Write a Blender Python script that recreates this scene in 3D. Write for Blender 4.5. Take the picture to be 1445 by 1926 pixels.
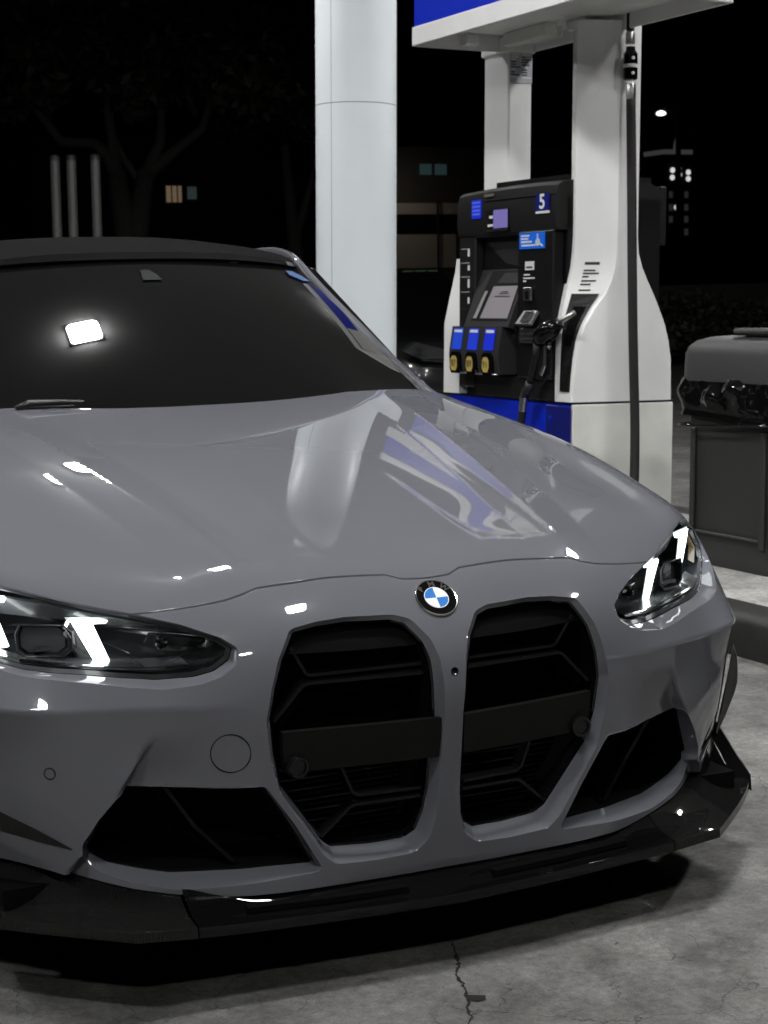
import bpy, math, random
import numpy as np
from mathutils import Vector, Matrix
from mathutils.geometry import delaunay_2d_cdt
random.seed(7); RNG=np.random.default_rng(7)
for o in list(bpy.data.objects): bpy.data.objects.remove(o)
SC=bpy.context.scene; COL=SC.collection
# ------------------------------------------------------------------ camera
CAM_R=np.array([0.91064,-0.41265,-0.02124]); CAM_U=np.array([0.0,0.0,0.0])
def _camera():
    pitch,roll,yaw=math.radians(7.62553505),math.radians(-1.22757518),math.radians(24.36930515)
    f=np.array([math.sin(yaw)*math.cos(pitch),math.cos(yaw)*math.cos(pitch),-math.sin(pitch)])
    r=np.array([math.cos(yaw),-math.sin(yaw),0.]);u=np.cross(r,f)
    r2=r*math.cos(roll)+u*math.sin(roll);u2=-r*math.sin(roll)+u*math.cos(roll)
    cd=bpy.data.cameras.new('camera');co=bpy.data.objects.new('camera',cd);COL.objects.link(co)
    m=Matrix.Identity(4)
    for i in range(3): m[i][0]=r2[i];m[i][1]=u2[i];m[i][2]=-f[i]
    m[0][3],m[1][3],m[2][3]=-1.39112946,-2.70951917,1.29051509
    co.matrix_world=m
    cd.sensor_fit='VERTICAL';cd.sensor_height=24.0;cd.lens=24.0*3230.6008696538/1926.0
    cd.clip_start=.05;cd.clip_end=1500
    cd.dof.use_dof=True;cd.dof.focus_distance=3.3;cd.dof.aperture_fstop=9.0
    SC.camera=co
_camera()
# ------------------------------------------------------------------ world: night sky
W=bpy.data.worlds.new('World');SC.world=W;W.use_nodes=True
nt=W.node_tree;nt.nodes.clear()
sky=nt.nodes.new('ShaderNodeTexSky');sky.sky_type='NISHITA';sky.sun_disc=False
sky.sun_elevation=math.radians(-7.5);sky.sun_rotation=math.radians(200)
bg=nt.nodes.new('ShaderNodeBackground');bg.inputs[1].default_value=.05
out=nt.nodes.new('ShaderNodeOutputWorld')
nt.links.new(sky.outputs[0],bg.inputs[0]);nt.links.new(bg.outputs[0],out.inputs[0])
# ------------------------------------------------------------------ exposure
vs=SC.view_settings;vs.view_transform='Standard';vs.look='None';vs.exposure=0.0;vs.gamma=1.0
LAMP_POWER=230.0
LAMPS=[(-2.2,-4.7,"added canopy fill lamp ahead of the car, brightens the bumper"),(-2.0,-1.9,"canopy lamp over the left lane, front row"),(.45,-.5,"canopy lamp over the car nose, front row"),(4.3,-.9,"canopy lamp over the far lane, front row"),(-3.8,2.6,"canopy lamp over the left lane, middle row"),(.08,2.6,"canopy lamp over the car cabin, middle row"),(4.5,2.6,"canopy lamp over the far lane, middle row"),(-3.8,6.3,"canopy lamp over the left lane, back row"),(1.05,7.1,"canopy lamp over the car lane, back row"),(4.65,5.9,"canopy lamp over the far lane, back row")]  # first entry is an extra lamp added to brighten the bumper
SC.cycles.max_bounces=8;SC.cycles.diffuse_bounces=4;SC.cycles.glossy_bounces=5;SC.cycles.transparent_max_bounces=12
SC.cycles.use_denoising=True;SC.cycles.sample_clamp_indirect=6.0
# ------------------------------------------------------------------ helpers
def tag(o,label=None,cat=None,group=None,kind=None):
    if label: o['label']=label
    if cat: o['category']=cat
    if group: o['group']=group
    if kind: o['kind']=kind
    return o
def empty(name,loc=(0,0,0),mat=None,parent=None):
    o=bpy.data.objects.new(name,None);COL.objects.link(o);o.empty_display_size=.1
    if parent: o.parent=parent
    if mat is not None: o.matrix_world=mat
    else: o.location=loc
    return o
class MB:
    """collects vertices and faces, then links ONE mesh object"""
    def __init__(s): s.v=[];s.f=[];s.n=0;s.nor=None
    def add(s,V,F):
        V=[tuple(map(float,p)) for p in V];b=s.n
        s.v+=V;s.n+=len(V);s.f+=[tuple(int(i)+b for i in f) for f in F];return s
    def box(s,a,b,bev=0.0):
        x0,x1=sorted((a[0],b[0]));y0,y1=sorted((a[1],b[1]));z0,z1=sorted((a[2],b[2]))
        if bev<=0:
            return s.add([(x0,y0,z0),(x1,y0,z0),(x1,y1,z0),(x0,y1,z0),(x0,y0,z1),(x1,y0,z1),(x1,y1,z1),(x0,y1,z1)],
              [(0,3,2,1),(4,5,6,7),(0,1,5,4),(1,2,6,5),(2,3,7,6),(3,0,4,7)])
        e=min(bev,(x1-x0)*.49,(y1-y0)*.49,(z1-z0)*.49);idx={};V=[];F=[]
        def vid(p):
            k=tuple(round(c,7) for c in p)
            if k not in idx: idx[k]=len(V);V.append(p)
            return idx[k]
        lo=(x0,y0,z0);hi=(x1,y1,z1)
        def P(ax,sx):  # vertex of corner sx on face axis ax
            return tuple((hi[k] if sx[k]>0 else lo[k]) if k==ax else ((hi[k]-e) if sx[k]>0 else (lo[k]+e)) for k in range(3))
        c=[(a_,b_,d_) for a_ in (-1,1) for b_ in (-1,1) for d_ in (-1,1)]
        for ax in range(3):
            i,j=(ax+1)%3,(ax+2)%3
            for sg in (-1,1):
                q=[]
                for (p,r) in ((-1,-1),(1,-1),(1,1),(-1,1)):
                    t=[0,0,0];t[ax]=sg;t[i]=p;t[j]=r;q.append(vid(P(ax,t)))
                F.append(q if sg>0 else q[::-1])
            for p in (-1,1):
                for r in (-1,1):   # edge along ax between faces i and j
                    t0=[0,0,0];t0[ax]=-1;t0[i]=p;t0[j]=r;t1=list(t0);t1[ax]=1
                    q=[vid(P(i,t0)),vid(P(i,t1)),vid(P(j,t1)),vid(P(j,t0))]
                    F.append(q if p*r<0 else q[::-1])
        for t in c:
            q=[vid(P(k,t)) for k in range(3)];F.append(q if t[0]*t[1]*t[2]>0 else q[::-1])
        return s.add(V,F)
    def tube(s,pts,r,n=10,cap=True):
        pts=[Vector(p) for p in pts];rs=r if hasattr(r,'__len__') else [r]*len(pts)
        up=None;V=[];F=[]
        for i,p in enumerate(pts):
            d=(pts[min(i+1,len(pts)-1)]-pts[max(i-1,0)]).normalized()
            if up is None:
                up=Vector((0,0,1)) if abs(d.z)<.9 else Vector((1,0,0))
            a=d.cross(up);a=a.normalized() if a.length>1e-6 else d.orthogonal().normalized();b=a.cross(d).normalized();up=b
            for k in range(n):
                t=2*math.pi*k/n;V.append(p+a*math.cos(t)*rs[i]+b*math.sin(t)*rs[i])
        for i in range(len(pts)-1):
            for k in range(n):
                F.append((i*n+k,i*n+(k+1)%n,(i+1)*n+(k+1)%n,(i+1)*n+k))
        if cap: F.append(tuple(range(n))[::-1]);F.append(tuple((len(pts)-1)*n+k for k in range(n)))
        return s.add(V,F)
    def prism(s,poly,depth,frame=None):
        """poly: 3D points of a flat outline; depth: 3D vector"""
        P=[Vector(p) for p in poly];d=Vector(depth);n=len(P)
        nn=Vector((0,0,0))
        for i in range(n): nn+=P[i].cross(P[(i+1)%n])
        if nn.dot(d)>0: P=P[::-1]
        V=P+[p+d for p in P]
        F=[tuple(range(n)),tuple(range(2*n-1,n-1,-1))]+[((i+1)%n,i,n+i,n+(i+1)%n) for i in range(n)]
        return s.add(V,F)
    def bar(s,pts,w,t,nrm):
        """rectangular section swept along pts: w across, t along nrm"""
        P=[Vector(p) for p in pts];N=Vector(nrm).normalized();V=[];F=[]
        for i,p in enumerate(P):
            d=(P[min(i+1,len(P)-1)]-P[max(i-1,0)]).normalized();c=d.cross(N).normalized()
            V+=[p+c*w/2+N*t/2,p-c*w/2+N*t/2,p-c*w/2-N*t/2,p+c*w/2-N*t/2]
        for i in range(len(P)-1):
            for k in range(4): F.append((i*4+k,i*4+(k+1)%4,i*4+4+(k+1)%4,i*4+4+k))
        F.append((0,3,2,1));b=4*(len(P)-1);F.append((b,b+1,b+2,b+3))
        return s.add(V,F)
    def grid(s,G,flip=False,closed=False):
        G=np.asarray(G);a,b=G.shape[:2];F=[]
        for i in range(a-1):
            for j in range(b if closed else b-1):
                q=(i*b+j,i*b+(j+1)%b,(i+1)*b+(j+1)%b,(i+1)*b+j);F.append(q[::-1] if flip else q)
        return s.add(G.reshape(-1,3),F)
    def lathe(s,prof,n=24,o=(0,0,0),ax=(0,0,1)):
        A=Vector(ax).normalized();X=A.orthogonal().normalized();Y=A.cross(X);O=Vector(o)
        G=[[O+A*h+(X*math.cos(2*math.pi*k/n)+Y*math.sin(2*math.pi*k/n))*r for k in range(n)] for r,h in prof]
        b=s.n;s.grid(np.array([[tuple(p) for p in row] for row in G]),closed=True)
        s.f.append(tuple(b+k for k in range(n))[::-1]);s.f.append(tuple(b+(len(prof)-1)*n+k for k in range(n)))
        return s
    def build(s,name,mat,parent=None,smooth=False,ang=None,nor=None):
        me=bpy.data.meshes.new(name);me.from_pydata(s.v,[],s.f)
        if nor is not None or smooth or ang is not None:
            me.polygons.foreach_set('use_smooth',[True]*len(me.polygons))
        me.update()
        if ang is not None: me.set_sharp_from_angle(angle=math.radians(ang))
        if nor is not None: me.normals_split_custom_set_from_vertices([tuple(n) for n in nor])
        me.materials.append(mat)
        o=bpy.data.objects.new(name,me);COL.objects.link(o)
        if parent is not None: o.parent=parent
        return o
def mirror_obj(o,name=None,parent=None):
    """the same part on the other side of the car (mirrored mesh of its own)"""
    me=o.data.copy();n=len(me.vertices);co=np.empty(n*3);me.vertices.foreach_get('co',co);co=co.reshape(-1,3);co[:,0]*=-1
    nor=None
    if me.has_custom_normals:
        nor=np.zeros((n,3));ln=np.empty(len(me.loops)*3);me.corner_normals.foreach_get('vector',ln);li=np.empty(len(me.loops),dtype=int);me.loops.foreach_get('vertex_index',li);nor[li]=ln.reshape(-1,3);nor[:,0]*=-1
    me.vertices.foreach_set('co',co.ravel());me.flip_normals();me.update()
    if nor is not None: me.normals_split_custom_set_from_vertices([tuple(q) for q in nor])
    c=bpy.data.objects.new(name or o.name.split('.')[0],me);COL.objects.link(c);c.parent=parent if parent is not None else o.parent
    return c
def text_mesh(body,size,bold=0.0):
    cu=bpy.data.curves.new('txt','FONT');cu.body=body;cu.size=size;cu.align_x='CENTER';cu.align_y='CENTER';cu.extrude=.0004;cu.offset=bold
    ob=bpy.data.objects.new('txt',cu);COL.objects.link(ob);dg=bpy.context.evaluated_depsgraph_get();dg.update()
    me=bpy.data.meshes.new_from_object(ob.evaluated_get(dg));bpy.data.objects.remove(ob);bpy.data.curves.remove(cu)
    return me
def text_obj(name,body,size,mat,parent,O,X,Y,bold=0.0,sx=1.0):
    """lettering lying on the plane O + a*X + b*Y"""
    me=text_mesh(body,size,bold);X=Vector(X).normalized();Y=Vector(Y).normalized();N=X.cross(Y)
    for v in me.vertices: c=v.co.copy();v.co=Vector(O)+X*c.x*sx+Y*c.y+N*c.z
    me.materials.clear();me.materials.append(mat)
    o=bpy.data.objects.new(name,me);COL.objects.link(o);o.parent=parent
    return o
# ------------------------------------------------------------------ materials
def srgb(r,g,b):
    f=lambda c:(c/255/12.92) if c/255<=.04045 else ((c/255+.055)/1.055)**2.4
    return (f(r),f(g),f(b),1)
def mat(name,col,rough=.5,metal=0.0,coat=0.0,spec=.5,emit=None,es=0.0,noise=0.0,nscale=30.0,bump=0.0,bscale=200.0,coat_r=.03):
    m=bpy.data.materials.new(name);m.use_nodes=True;n=m.node_tree;b=n.nodes['Principled BSDF']
    col=tuple(col[:3])+(1,)
    b.inputs['Base Color'].default_value=col;b.inputs['Roughness'].default_value=rough;b.inputs['Metallic'].default_value=metal
    b.inputs['Coat Weight'].default_value=coat;b.inputs['Coat Roughness'].default_value=coat_r;b.inputs['Specular IOR Level'].default_value=spec
    if emit: b.inputs['Emission Color'].default_value=tuple(emit[:3])+(1,);b.inputs['Emission Strength'].default_value=es
    if noise or bump:
        tc=n.nodes.new('ShaderNodeTexCoord')
    if noise:
        t=n.nodes.new('ShaderNodeTexNoise');t.inputs['Scale'].default_value=nscale;t.inputs['Detail'].default_value=6
        n.links.new(tc.outputs['Object'],t.inputs['Vector'])
        mx=n.nodes.new('ShaderNodeMix');mx.data_type='RGBA';mx.blend_type='MULTIPLY';mx.inputs[0].default_value=1
        rp=n.nodes.new('ShaderNodeValToRGB');e=rp.color_ramp.elements;e[0].position=.3;e[1].position=.7
        lo=1-noise;e[0].color=(lo,lo,lo,1);e[1].color=(1,1,1,1)
        n.links.new(t.outputs[0],rp.inputs[0]);n.links.new(rp.outputs[0],mx.inputs[7]);mx.inputs[6].default_value=col
        n.links.new(mx.outputs[2],b.inputs['Base Color'])
    if bump:
        t=n.nodes.new('ShaderNodeTexNoise');t.inputs['Scale'].default_value=bscale;t.inputs['Detail'].default_value=4
        n.links.new(tc.outputs['Object'],t.inputs['Vector'])
        bp=n.nodes.new('ShaderNodeBump');bp.inputs['Strength'].default_value=bump;bp.inputs['Distance'].default_value=.002
        n.links.new(t.outputs[0],bp.inputs['Height']);n.links.new(bp.outputs[0],b.inputs['Normal'])
    return m
M={}
M['paint']=mat('grey gloss paint',(.120,.122,.138),.6,coat=1.0,coat_r=.004,spec=0.0)
M['glossblack']=mat('gloss black trim',(.004,.004,.0045),.6,coat=.8,coat_r=.03,spec=0)
M['lipblack']=mat('lip black',(.003,.003,.0034),.6,coat=.75,coat_r=.02,spec=0)
M['satinblack']=mat('satin black plastic',(.007,.007,.007),.42,bump=.15,bscale=900)
M['deepblack']=mat('grille black',(.0015,.0015,.0015),.8,spec=.08)
M['slat']=mat('slat black',(.004,.004,.0042),.35,spec=.3)
M['barplate']=mat('plate bar black',(.008,.0077,.0072),.5,spec=.15,noise=.25,nscale=40)
M['glassblack']=mat('dark tinted glass',(.004,.004,.004),.012,spec=.62)
M['roofblack']=mat('roof black',(.012,.012,.0125),.6,spec=0.0)
M['chrome']=mat('chrome',(.8,.78,.72),.12,metal=1)
M['white']=mat('white enamel',(.80,.80,.80),.35)
M['blue']=mat('emblem blue',srgb(20,110,190),.3)
M['darkgrey']=mat('headlamp grey',(.10,.104,.108),.25,coat=.5)
M['hl_black']=mat('headlamp black',(.03,.032,.034),.18,coat=.5)
M['drl']=mat('daytime lamp',(1,1,1),.4,emit=(.93,1,.99),es=6.0)
M['amber']=mat('amber reflector',(.10,.065,.03),.2,coat=.5)
M['reflector']=mat('lamp reflector',(.75,.76,.76),.12,metal=1)
M['rubber']=mat('rubber',(.008,.008,.008),.75,bump=.2)
M['alloy']=mat('alloy',(.10,.10,.11),.3,metal=.8)
def lens_mat(name,tint=(1,1,1),ior=1.45,rough=.01):
    m=bpy.data.materials.new(name);m.use_nodes=True;n=m.node_tree;n.nodes.clear()
    o=n.nodes.new('ShaderNodeOutputMaterial');mx=n.nodes.new('ShaderNodeMixShader');t=n.nodes.new('ShaderNodeBsdfTransparent');g=n.nodes.new('ShaderNodeBsdfGlossy');fr=n.nodes.new('ShaderNodeFresnel')
    t.inputs[0].default_value=tuple(tint)+(1,);g.inputs['Roughness'].default_value=rough;fr.inputs[0].default_value=ior
    n.links.new(fr.outputs[0],mx.inputs[0]);n.links.new(t.outputs[0],mx.inputs[1]);n.links.new(g.outputs[0],mx.inputs[2]);n.links.new(mx.outputs[0],o.inputs[0])
    return m
M['lens']=lens_mat('headlamp lens',(.93,.94,.95))
def carbon():
    m=mat('carbon fibre',(.01,.01,.011),.6,coat=.75,coat_r=.025,spec=0.0);n=m.node_tree;b=n.nodes['Principled BSDF']
    tc=n.nodes.new('ShaderNodeTexCoord');mp=n.nodes.new('ShaderNodeMapping');mp.inputs['Rotation'].default_value=(0,0,math.radians(24))
    w=n.nodes.new('ShaderNodeTexWave');w.wave_type='BANDS';w.bands_direction='X';w.inputs['Scale'].default_value=105;w.inputs['Distortion'].default_value=.1
    w2=n.nodes.new('ShaderNodeTexWave');w2.wave_type='BANDS';w2.bands_direction='Y';w2.inputs['Scale'].default_value=14
    rp=n.nodes.new('ShaderNodeValToRGB');e=rp.color_ramp.elements;e[0].position=.35;e[0].color=(.002,.002,.002,1);e[1].position=.75;e[1].color=(.015,.0147,.0143,1)
    rr=n.nodes.new('ShaderNodeMapRange');rr.inputs[3].default_value=.6;rr.inputs[4].default_value=.5
    n.links.new(tc.outputs['Object'],mp.inputs[0]);n.links.new(mp.outputs[0],w.inputs[0]);n.links.new(mp.outputs[0],w2.inputs[0]);n.links.new(w.outputs[0],rp.inputs[0]);n.links.new(rp.outputs[0],b.inputs['Base Color']);n.links.new(w.outputs[0],rr.inputs[0]);n.links.new(rr.outputs[0],b.inputs['Roughness'])
    return m
M['carbon']=carbon()

# ---- body surface of the car: stations across (x), rows from bumper bottom over the nose to the cowl ----
SX=np.array([0,.1,.2,.33,.46,.58,.70,.79,.84,.88,.92])
NET=[
 [(.115,.185),(.103,.26),(.085,.38),(.068,.48),(.060,.56),(.077,.63),(.122,.69),(.182,.738),(.36,.795),(.6,.845),(.9,.90),(1.25,.957),(1.52,.994)],
 [(.115,.185),(.105,.26),(.089,.38),(.073,.48),(.066,.56),(.081,.63),(.124,.69),(.186,.743),(.36,.799),(.6,.849),(.9,.903),(1.25,.959),(1.53,.995)],
 [(.116,.186),(.108,.26),(.095,.38),(.082,.48),(.076,.56),(.089,.63),(.130,.69),(.195,.747),(.37,.803),(.6,.853),(.9,.906),(1.25,.961),(1.54,.996)],
 [(.121,.188),(.117,.265),(.108,.38),(.099,.48),(.096,.556),(.110,.63),(.149,.69),(.214,.741),(.38,.797),(.6,.848),(.9,.903),(1.25,.961),(1.555,.998)],
 [(.150,.190),(.147,.27),(.139,.38),(.136,.48),(.129,.55),(.153,.62),(.193,.68),(.246,.726),(.40,.785),(.61,.836),(.9,.893),(1.25,.955),(1.56,.999)],
 [(.181,.208),(.184,.28),(.182,.39),(.184,.48),(.178,.55),(.215,.62),(.255,.68),(.300,.719),(.43,.776),(.62,.826),(.9,.885),(1.25,.948),(1.56,1.0)],
 [(.283,.236),(.272,.30),(.259,.40),(.253,.48),(.242,.545),(.288,.61),(.343,.68),(.390,.727),(.48,.777),(.64,.829),(.9,.885),(1.25,.937),(1.56,.978)],
 [(.385,.25),(.360,.31),(.335,.40),(.317,.48),(.289,.55),(.345,.61),(.41,.68),(.460,.73),(.53,.772),(.67,.818),(.91,.869),(1.25,.913),(1.56,.94)],
 [(.47,.25),(.44,.32),(.415,.40),(.39,.48),(.365,.548),(.412,.61),(.47,.675),(.515,.717),(.58,.755),(.71,.792),(.93,.835),(1.25,.872),(1.56,.895)],
 [(.62,.25),(.59,.32),(.56,.40),(.53,.48),(.495,.545),(.53,.605),(.575,.66),(.61,.70),(.665,.73),(.77,.758),(.96,.79),(1.25,.815),(1.56,.83)],
 [(.85,.25),(.84,.32),(.82,.40),(.80,.48),(.78,.54),(.79,.59),(.81,.635),(.83,.665),(.86,.687),(.92,.705),(1.02,.722),(1.25,.735),(1.56,.745)],
]
NET=np.array(NET)
def _fair():
    # fair the bonnet rows with a low-order even surface z(x,y)
    I=list(range(8));R=[8,9,10,11,12];X=[];Y=[];Z=[]
    for i in I:
        for j in R: X.append(SX[i]);Y.append(NET[i,j,0]);Z.append(NET[i,j,1])
    X,Y,Z=map(np.array,(X,Y,Z))
    B=lambda x,y:np.stack([x**a*y**b for a in (0,2,4,6) for b in (0,1,2) if not (a==6 and b==2)],-1)
    c=np.linalg.lstsq(B(X,Y),Z,rcond=None)[0]
    for i in I:
        for j in R:
            w=.6 if j==8 else 1.0
            NET[i,j,1]=NET[i,j,1]*(1-w)+w*float(B(SX[i],NET[i,j,0])@c)
    for j in R:   # even out the y of each row as well
        cy=np.linalg.lstsq(np.stack([SX[:9]**0,SX[:9]**2,SX[:9]**4,SX[:9]**8],-1),NET[:9,j,0],rcond=None)[0]
_fair()
NET[5,12,1]=1.001;NET[6,12,1]=.988;NET[7,12,1]=.945;NET[7,10,1]+=.003
KV=4   # crease row
_ch=np.linalg.norm(np.diff(NET[:8],axis=1),axis=2).mean(0)
VK=np.r_[0,np.cumsum(_ch)]
VM=VK[-1]
def nat_m(k):
    n=len(k);A=np.zeros((n,n));B=np.zeros((n,n));h=np.diff(k)
    A[0,0]=A[-1,-1]=1
    for i in range(1,n-1):
        A[i,i-1]=h[i-1];A[i,i]=2*(h[i-1]+h[i]);A[i,i+1]=h[i]
        B[i,i-1]=6/h[i-1];B[i,i]=-6/h[i-1]-6/h[i];B[i,i+1]=6/h[i]
    return np.linalg.solve(A,B)
def basis(k,M,q):
    n=len(k);i=np.clip(np.searchsorted(k,q,side='right')-1,0,n-2)
    h=k[i+1]-k[i];a=(k[i+1]-q)/h;b=(q-k[i])/h
    out=np.zeros((len(q),n));r=np.arange(len(q))
    out[r,i]+=a;out[r,i+1]+=b
    ex=(a<0)|(b<0)
    ca=(a**3-a)*h*h/6;cb=(b**3-b)*h*h/6
    ca[ex]=0*ca[ex];cb[ex]=0*cb[ex]
    out+=ca[:,None]*M[i]+cb[:,None]*M[i+1]
    return out
_sx=np.r_[-SX[:0:-1],SX]; _MU=nat_m(_sx); _n=len(SX)
def bas_u(u):
    b=basis(_sx,_MU,u); o=b[:,_n-1:].copy(); o[:,1:]+=b[:,:_n-1][:,::-1]; return o
_MV=nat_m(VK); _Ma=nat_m(VK[:KV+1]); _Mb=nat_m(VK[KV:])
def bas_v(v,w):
    c1=basis(VK,_MV,v)
    c2=np.zeros_like(c1); lo=v<=VK[KV]
    if lo.any(): c2[lo,:KV+1]=basis(VK[:KV+1],_Ma,v[lo])
    if (~lo).any(): c2[~lo,KV:]=basis(VK[KV:],_Mb,v[~lo])
    return c1*(1-w[:,None])+c2*w[:,None]
def sst(a,b,x):
    t=np.clip((x-a)/(b-a),0,1); return t*t*(3-2*t)
EXTRA=[]   # displacement functions f(u,v)->(dy,dz)
def S(u,v,extra=True):
    """point on the body skin, u = metres from the centre line (>=0), v = arc length from bumper bottom"""
    u=np.atleast_1d(np.asarray(u,float));v=np.atleast_1d(np.asarray(v,float))
    U=bas_u(u);Vv=bas_v(v,sst(.30,.46,u))
    y=np.einsum('qi,qj,ij->q',U,Vv,NET[:,:,0]);z=np.einsum('qi,qj,ij->q',U,Vv,NET[:,:,1])
    if extra:
        for f in EXTRA:
            dy,dz=f(u,v);y=y+dy;z=z+dz
    return np.stack([u,y,z],1)
def SN(u,v,h=.003):
    u=np.asarray(u,float);v=np.asarray(v,float)
    a=S(np.abs(u+h),v);b=S(np.abs(u-h),v)
    a[:,0]=u+h;b[:,0]=u-h
    du=a-b;dv=S(u,v+h)-S(u,v-h)
    n=np.cross(du,dv);n/=np.linalg.norm(n,axis=1)[:,None]+1e-12
    return n
# ------------------------------------------------------------------ setting
def concrete(name,base,dark,crack=.75,stain=.8,scale=1.0,rough=.78):
    m=bpy.data.materials.new(name);m.use_nodes=True;n=m.node_tree;b=n.nodes['Principled BSDF'];L=n.links.new
    tc=n.nodes.new('ShaderNodeTexCoord')
    def noise(s,d,dist=0.0,r=.6):
        t=n.nodes.new('ShaderNodeTexNoise');t.inputs['Scale'].default_value=s*scale;t.inputs['Detail'].default_value=d;t.inputs['Distortion'].default_value=dist;t.inputs['Roughness'].default_value=r;L(tc.outputs['Object'],t.inputs['Vector']);return t
    def ramp(src,p0,p1,c0=(0,0,0,1),c1=(1,1,1,1)):
        r=n.nodes.new('ShaderNodeValToRGB');e=r.color_ramp.elements;e[0].position=p0;e[1].position=p1;e[0].color=c0;e[1].color=c1;L(src,r.inputs[0]);return r
    def mixc(f,a,c,mode='MIX'):
        x=n.nodes.new('ShaderNodeMix');x.data_type='RGBA';x.blend_type=mode
        for sck,val in ((x.inputs[0],f),(x.inputs[6],a),(x.inputs[7],c)):
            if hasattr(val,'links') or hasattr(val,'is_linked'): L(val,sck)
            else: sck.default_value=val
        return x.outputs[2]
    big=noise(1.1,8,.6);mid=noise(6,8,.4);fine=noise(55,6);sp=noise(190,3)
    c=mixc(ramp(big.outputs[0],.36,.62).outputs[0],tuple(x*1.12 for x in base)+(1,),tuple(x*.55 for x in base)+(1,))
    c=mixc(ramp(mid.outputs[0],.42,.72,(0,0,0,1),(stain,stain,stain,1)).outputs[0],c,dark+(1,))
    c=mixc(.75,c,ramp(fine.outputs[0],.30,.72,(.55,.55,.55,1),(1.12,1.12,1.12,1)).outputs[0],'MULTIPLY')
    c=mixc(.55,c,ramp(sp.outputs[0],.35,.62,(.6,.6,.6,1),(1.1,1.1,1.1,1)).outputs[0],'MULTIPLY')
    bl=noise(14,5,.8);c=mixc(.6,c,ramp(bl.outputs[0],.36,.66,(.62,.62,.62,1),(1.15,1.15,1.15,1)).outputs[0],'MULTIPLY')
    pit=noise(38,2,.3);c=mixc(ramp(pit.outputs[0],.70,.76).outputs[0],c,tuple(x*.3 for x in base)+(1,))
    # scattered oil spots
    sn=noise(3.3,3);so=ramp(sn.outputs[0],.64,.74);c=mixc(so.outputs[0],c,tuple(x*.35 for x in base)+(1,))
    # hairline cracks
    vo=n.nodes.new('ShaderNodeTexVoronoi');vo.feature='DISTANCE_TO_EDGE';vo.inputs['Scale'].default_value=5.5*scale
    wv=noise(7,5);ad=n.nodes.new('ShaderNodeMixRGB');ad.blend_type='ADD';ad.inputs[0].default_value=.16;L(tc.outputs['Object'],ad.inputs[1]);L(wv.outputs['Color'],ad.inputs[2]);L(ad.outputs[0],vo.inputs['Vector'])
    cr=ramp(vo.outputs['Distance'],.002,.013,(1,1,1,1),(0,0,0,1));mk=ramp(noise(1.9,3).outputs[0],.47,.60)
    mm=n.nodes.new('ShaderNodeMath');mm.operation='MULTIPLY';L(cr.outputs[0],mm.inputs[0]);L(mk.outputs[0],mm.inputs[1])
    m2=n.nodes.new('ShaderNodeMath');m2.operation='MULTIPLY';m2.inputs[1].default_value=crack;L(mm.outputs[0],m2.inputs[0])
    c=mixc(m2.outputs[0],c,(.02,.019,.018,1));L(c,b.inputs['Base Color'])
    b.inputs['Roughness'].default_value=rough;b.inputs['Specular IOR Level'].default_value=.35
    bp=n.nodes.new('ShaderNodeBump');bp.inputs['Strength'].default_value=.35;bp.inputs['Distance'].default_value=.004
    hs=n.nodes.new('ShaderNodeMath');hs.operation='SUBTRACT';L(fine.outputs[0],hs.inputs[0]);L(m2.outputs[0],hs.inputs[1]);L(hs.outputs[0],bp.inputs['Height']);L(bp.outputs[0],b.inputs['Normal'])
    return m
M['conc']=concrete('forecourt concrete',(.262,.258,.246),(.085,.082,.076))
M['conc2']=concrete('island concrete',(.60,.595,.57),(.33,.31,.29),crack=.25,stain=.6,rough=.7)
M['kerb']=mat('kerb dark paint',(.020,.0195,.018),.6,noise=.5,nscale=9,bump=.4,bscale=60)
M['asphalt']=mat('asphalt',(.05,.05,.05),.85,noise=.4,nscale=5,bump=.5)
mb=MB();xs=[-250,-60,-14,-5,5,14,60,250];G=np.array([[(x,y,0) for y in xs] for x in xs],float);mb.grid(G,flip=True);ground=mb.build('ground',M['conc']);tag(ground,kind='structure')
# the open crack that runs out from under the car
CRK=[(.05,.19),(.021,.112),(.008,.078),(-.016,.045),(-.025,0),(-.035,-.033),(-.045,-.06),(-.058,-.089),(-.073,-.114),(-.077,-.135),(-.092,-.157),(-.104,-.184),(-.12,-.26),(-.11,-.34),(-.15,-.42)]
def crack_mesh():
    P=densify2(CRK,.008);a=[];b=[]
    for i,(x,y) in enumerate(P):
        w=.0012+.0022*abs(RNG.normal());jx=RNG.normal()*.0016
        a.append((x-w+jx,y,.0015));b.append((x+w+jx,y,.0015))
    mb=MB();mb.grid(np.array([a,b]));o=mb.build('crack',mat('crack dark',(.012,.011,.010),.95),ground)
    return o
def densify2(P,step):
    P=np.array(P,float);o=[]
    for i in range(len(P)-1):
        k=max(1,int(np.linalg.norm(P[i+1]-P[i])/step))
        for j in range(k): o.append(P[i]+(P[i+1]-P[i])*j/k)
    o.append(P[-1]);return np.array(o)
crack_mesh()
# small chipped pit and pebbles beside the crack
mb=MB();mb.add([(-.047,-.045,.002),(-.012,-.066,.002),(-.02,-.083,.002),(-.036,-.084,.002),(-.05,-.07,.002)],[(0,1,2,3,4)][0:1]);mb.f=[tuple(f)[::-1] for f in mb.f];mb.build('chip',bpy.data.materials['crack dark'],ground)
# level frame of the island (forecourt falls ~1.5 degrees away from it)
XL=Vector((.99843,.04935,-.02651));YL=Vector((-.0495,.99876,-.00502));ZL=Vector((.02623,.00633,.99964));OL=Vector((2.384,3.677,.14))
LF=Matrix(((XL.x,YL.x,ZL.x,OL.x),(XL.y,YL.y,ZL.y,OL.y),(XL.z,YL.z,ZL.z,OL.z),(0,0,0,1)))
def lv(x,y,z): return LF@Vector((x,y,z))
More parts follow.
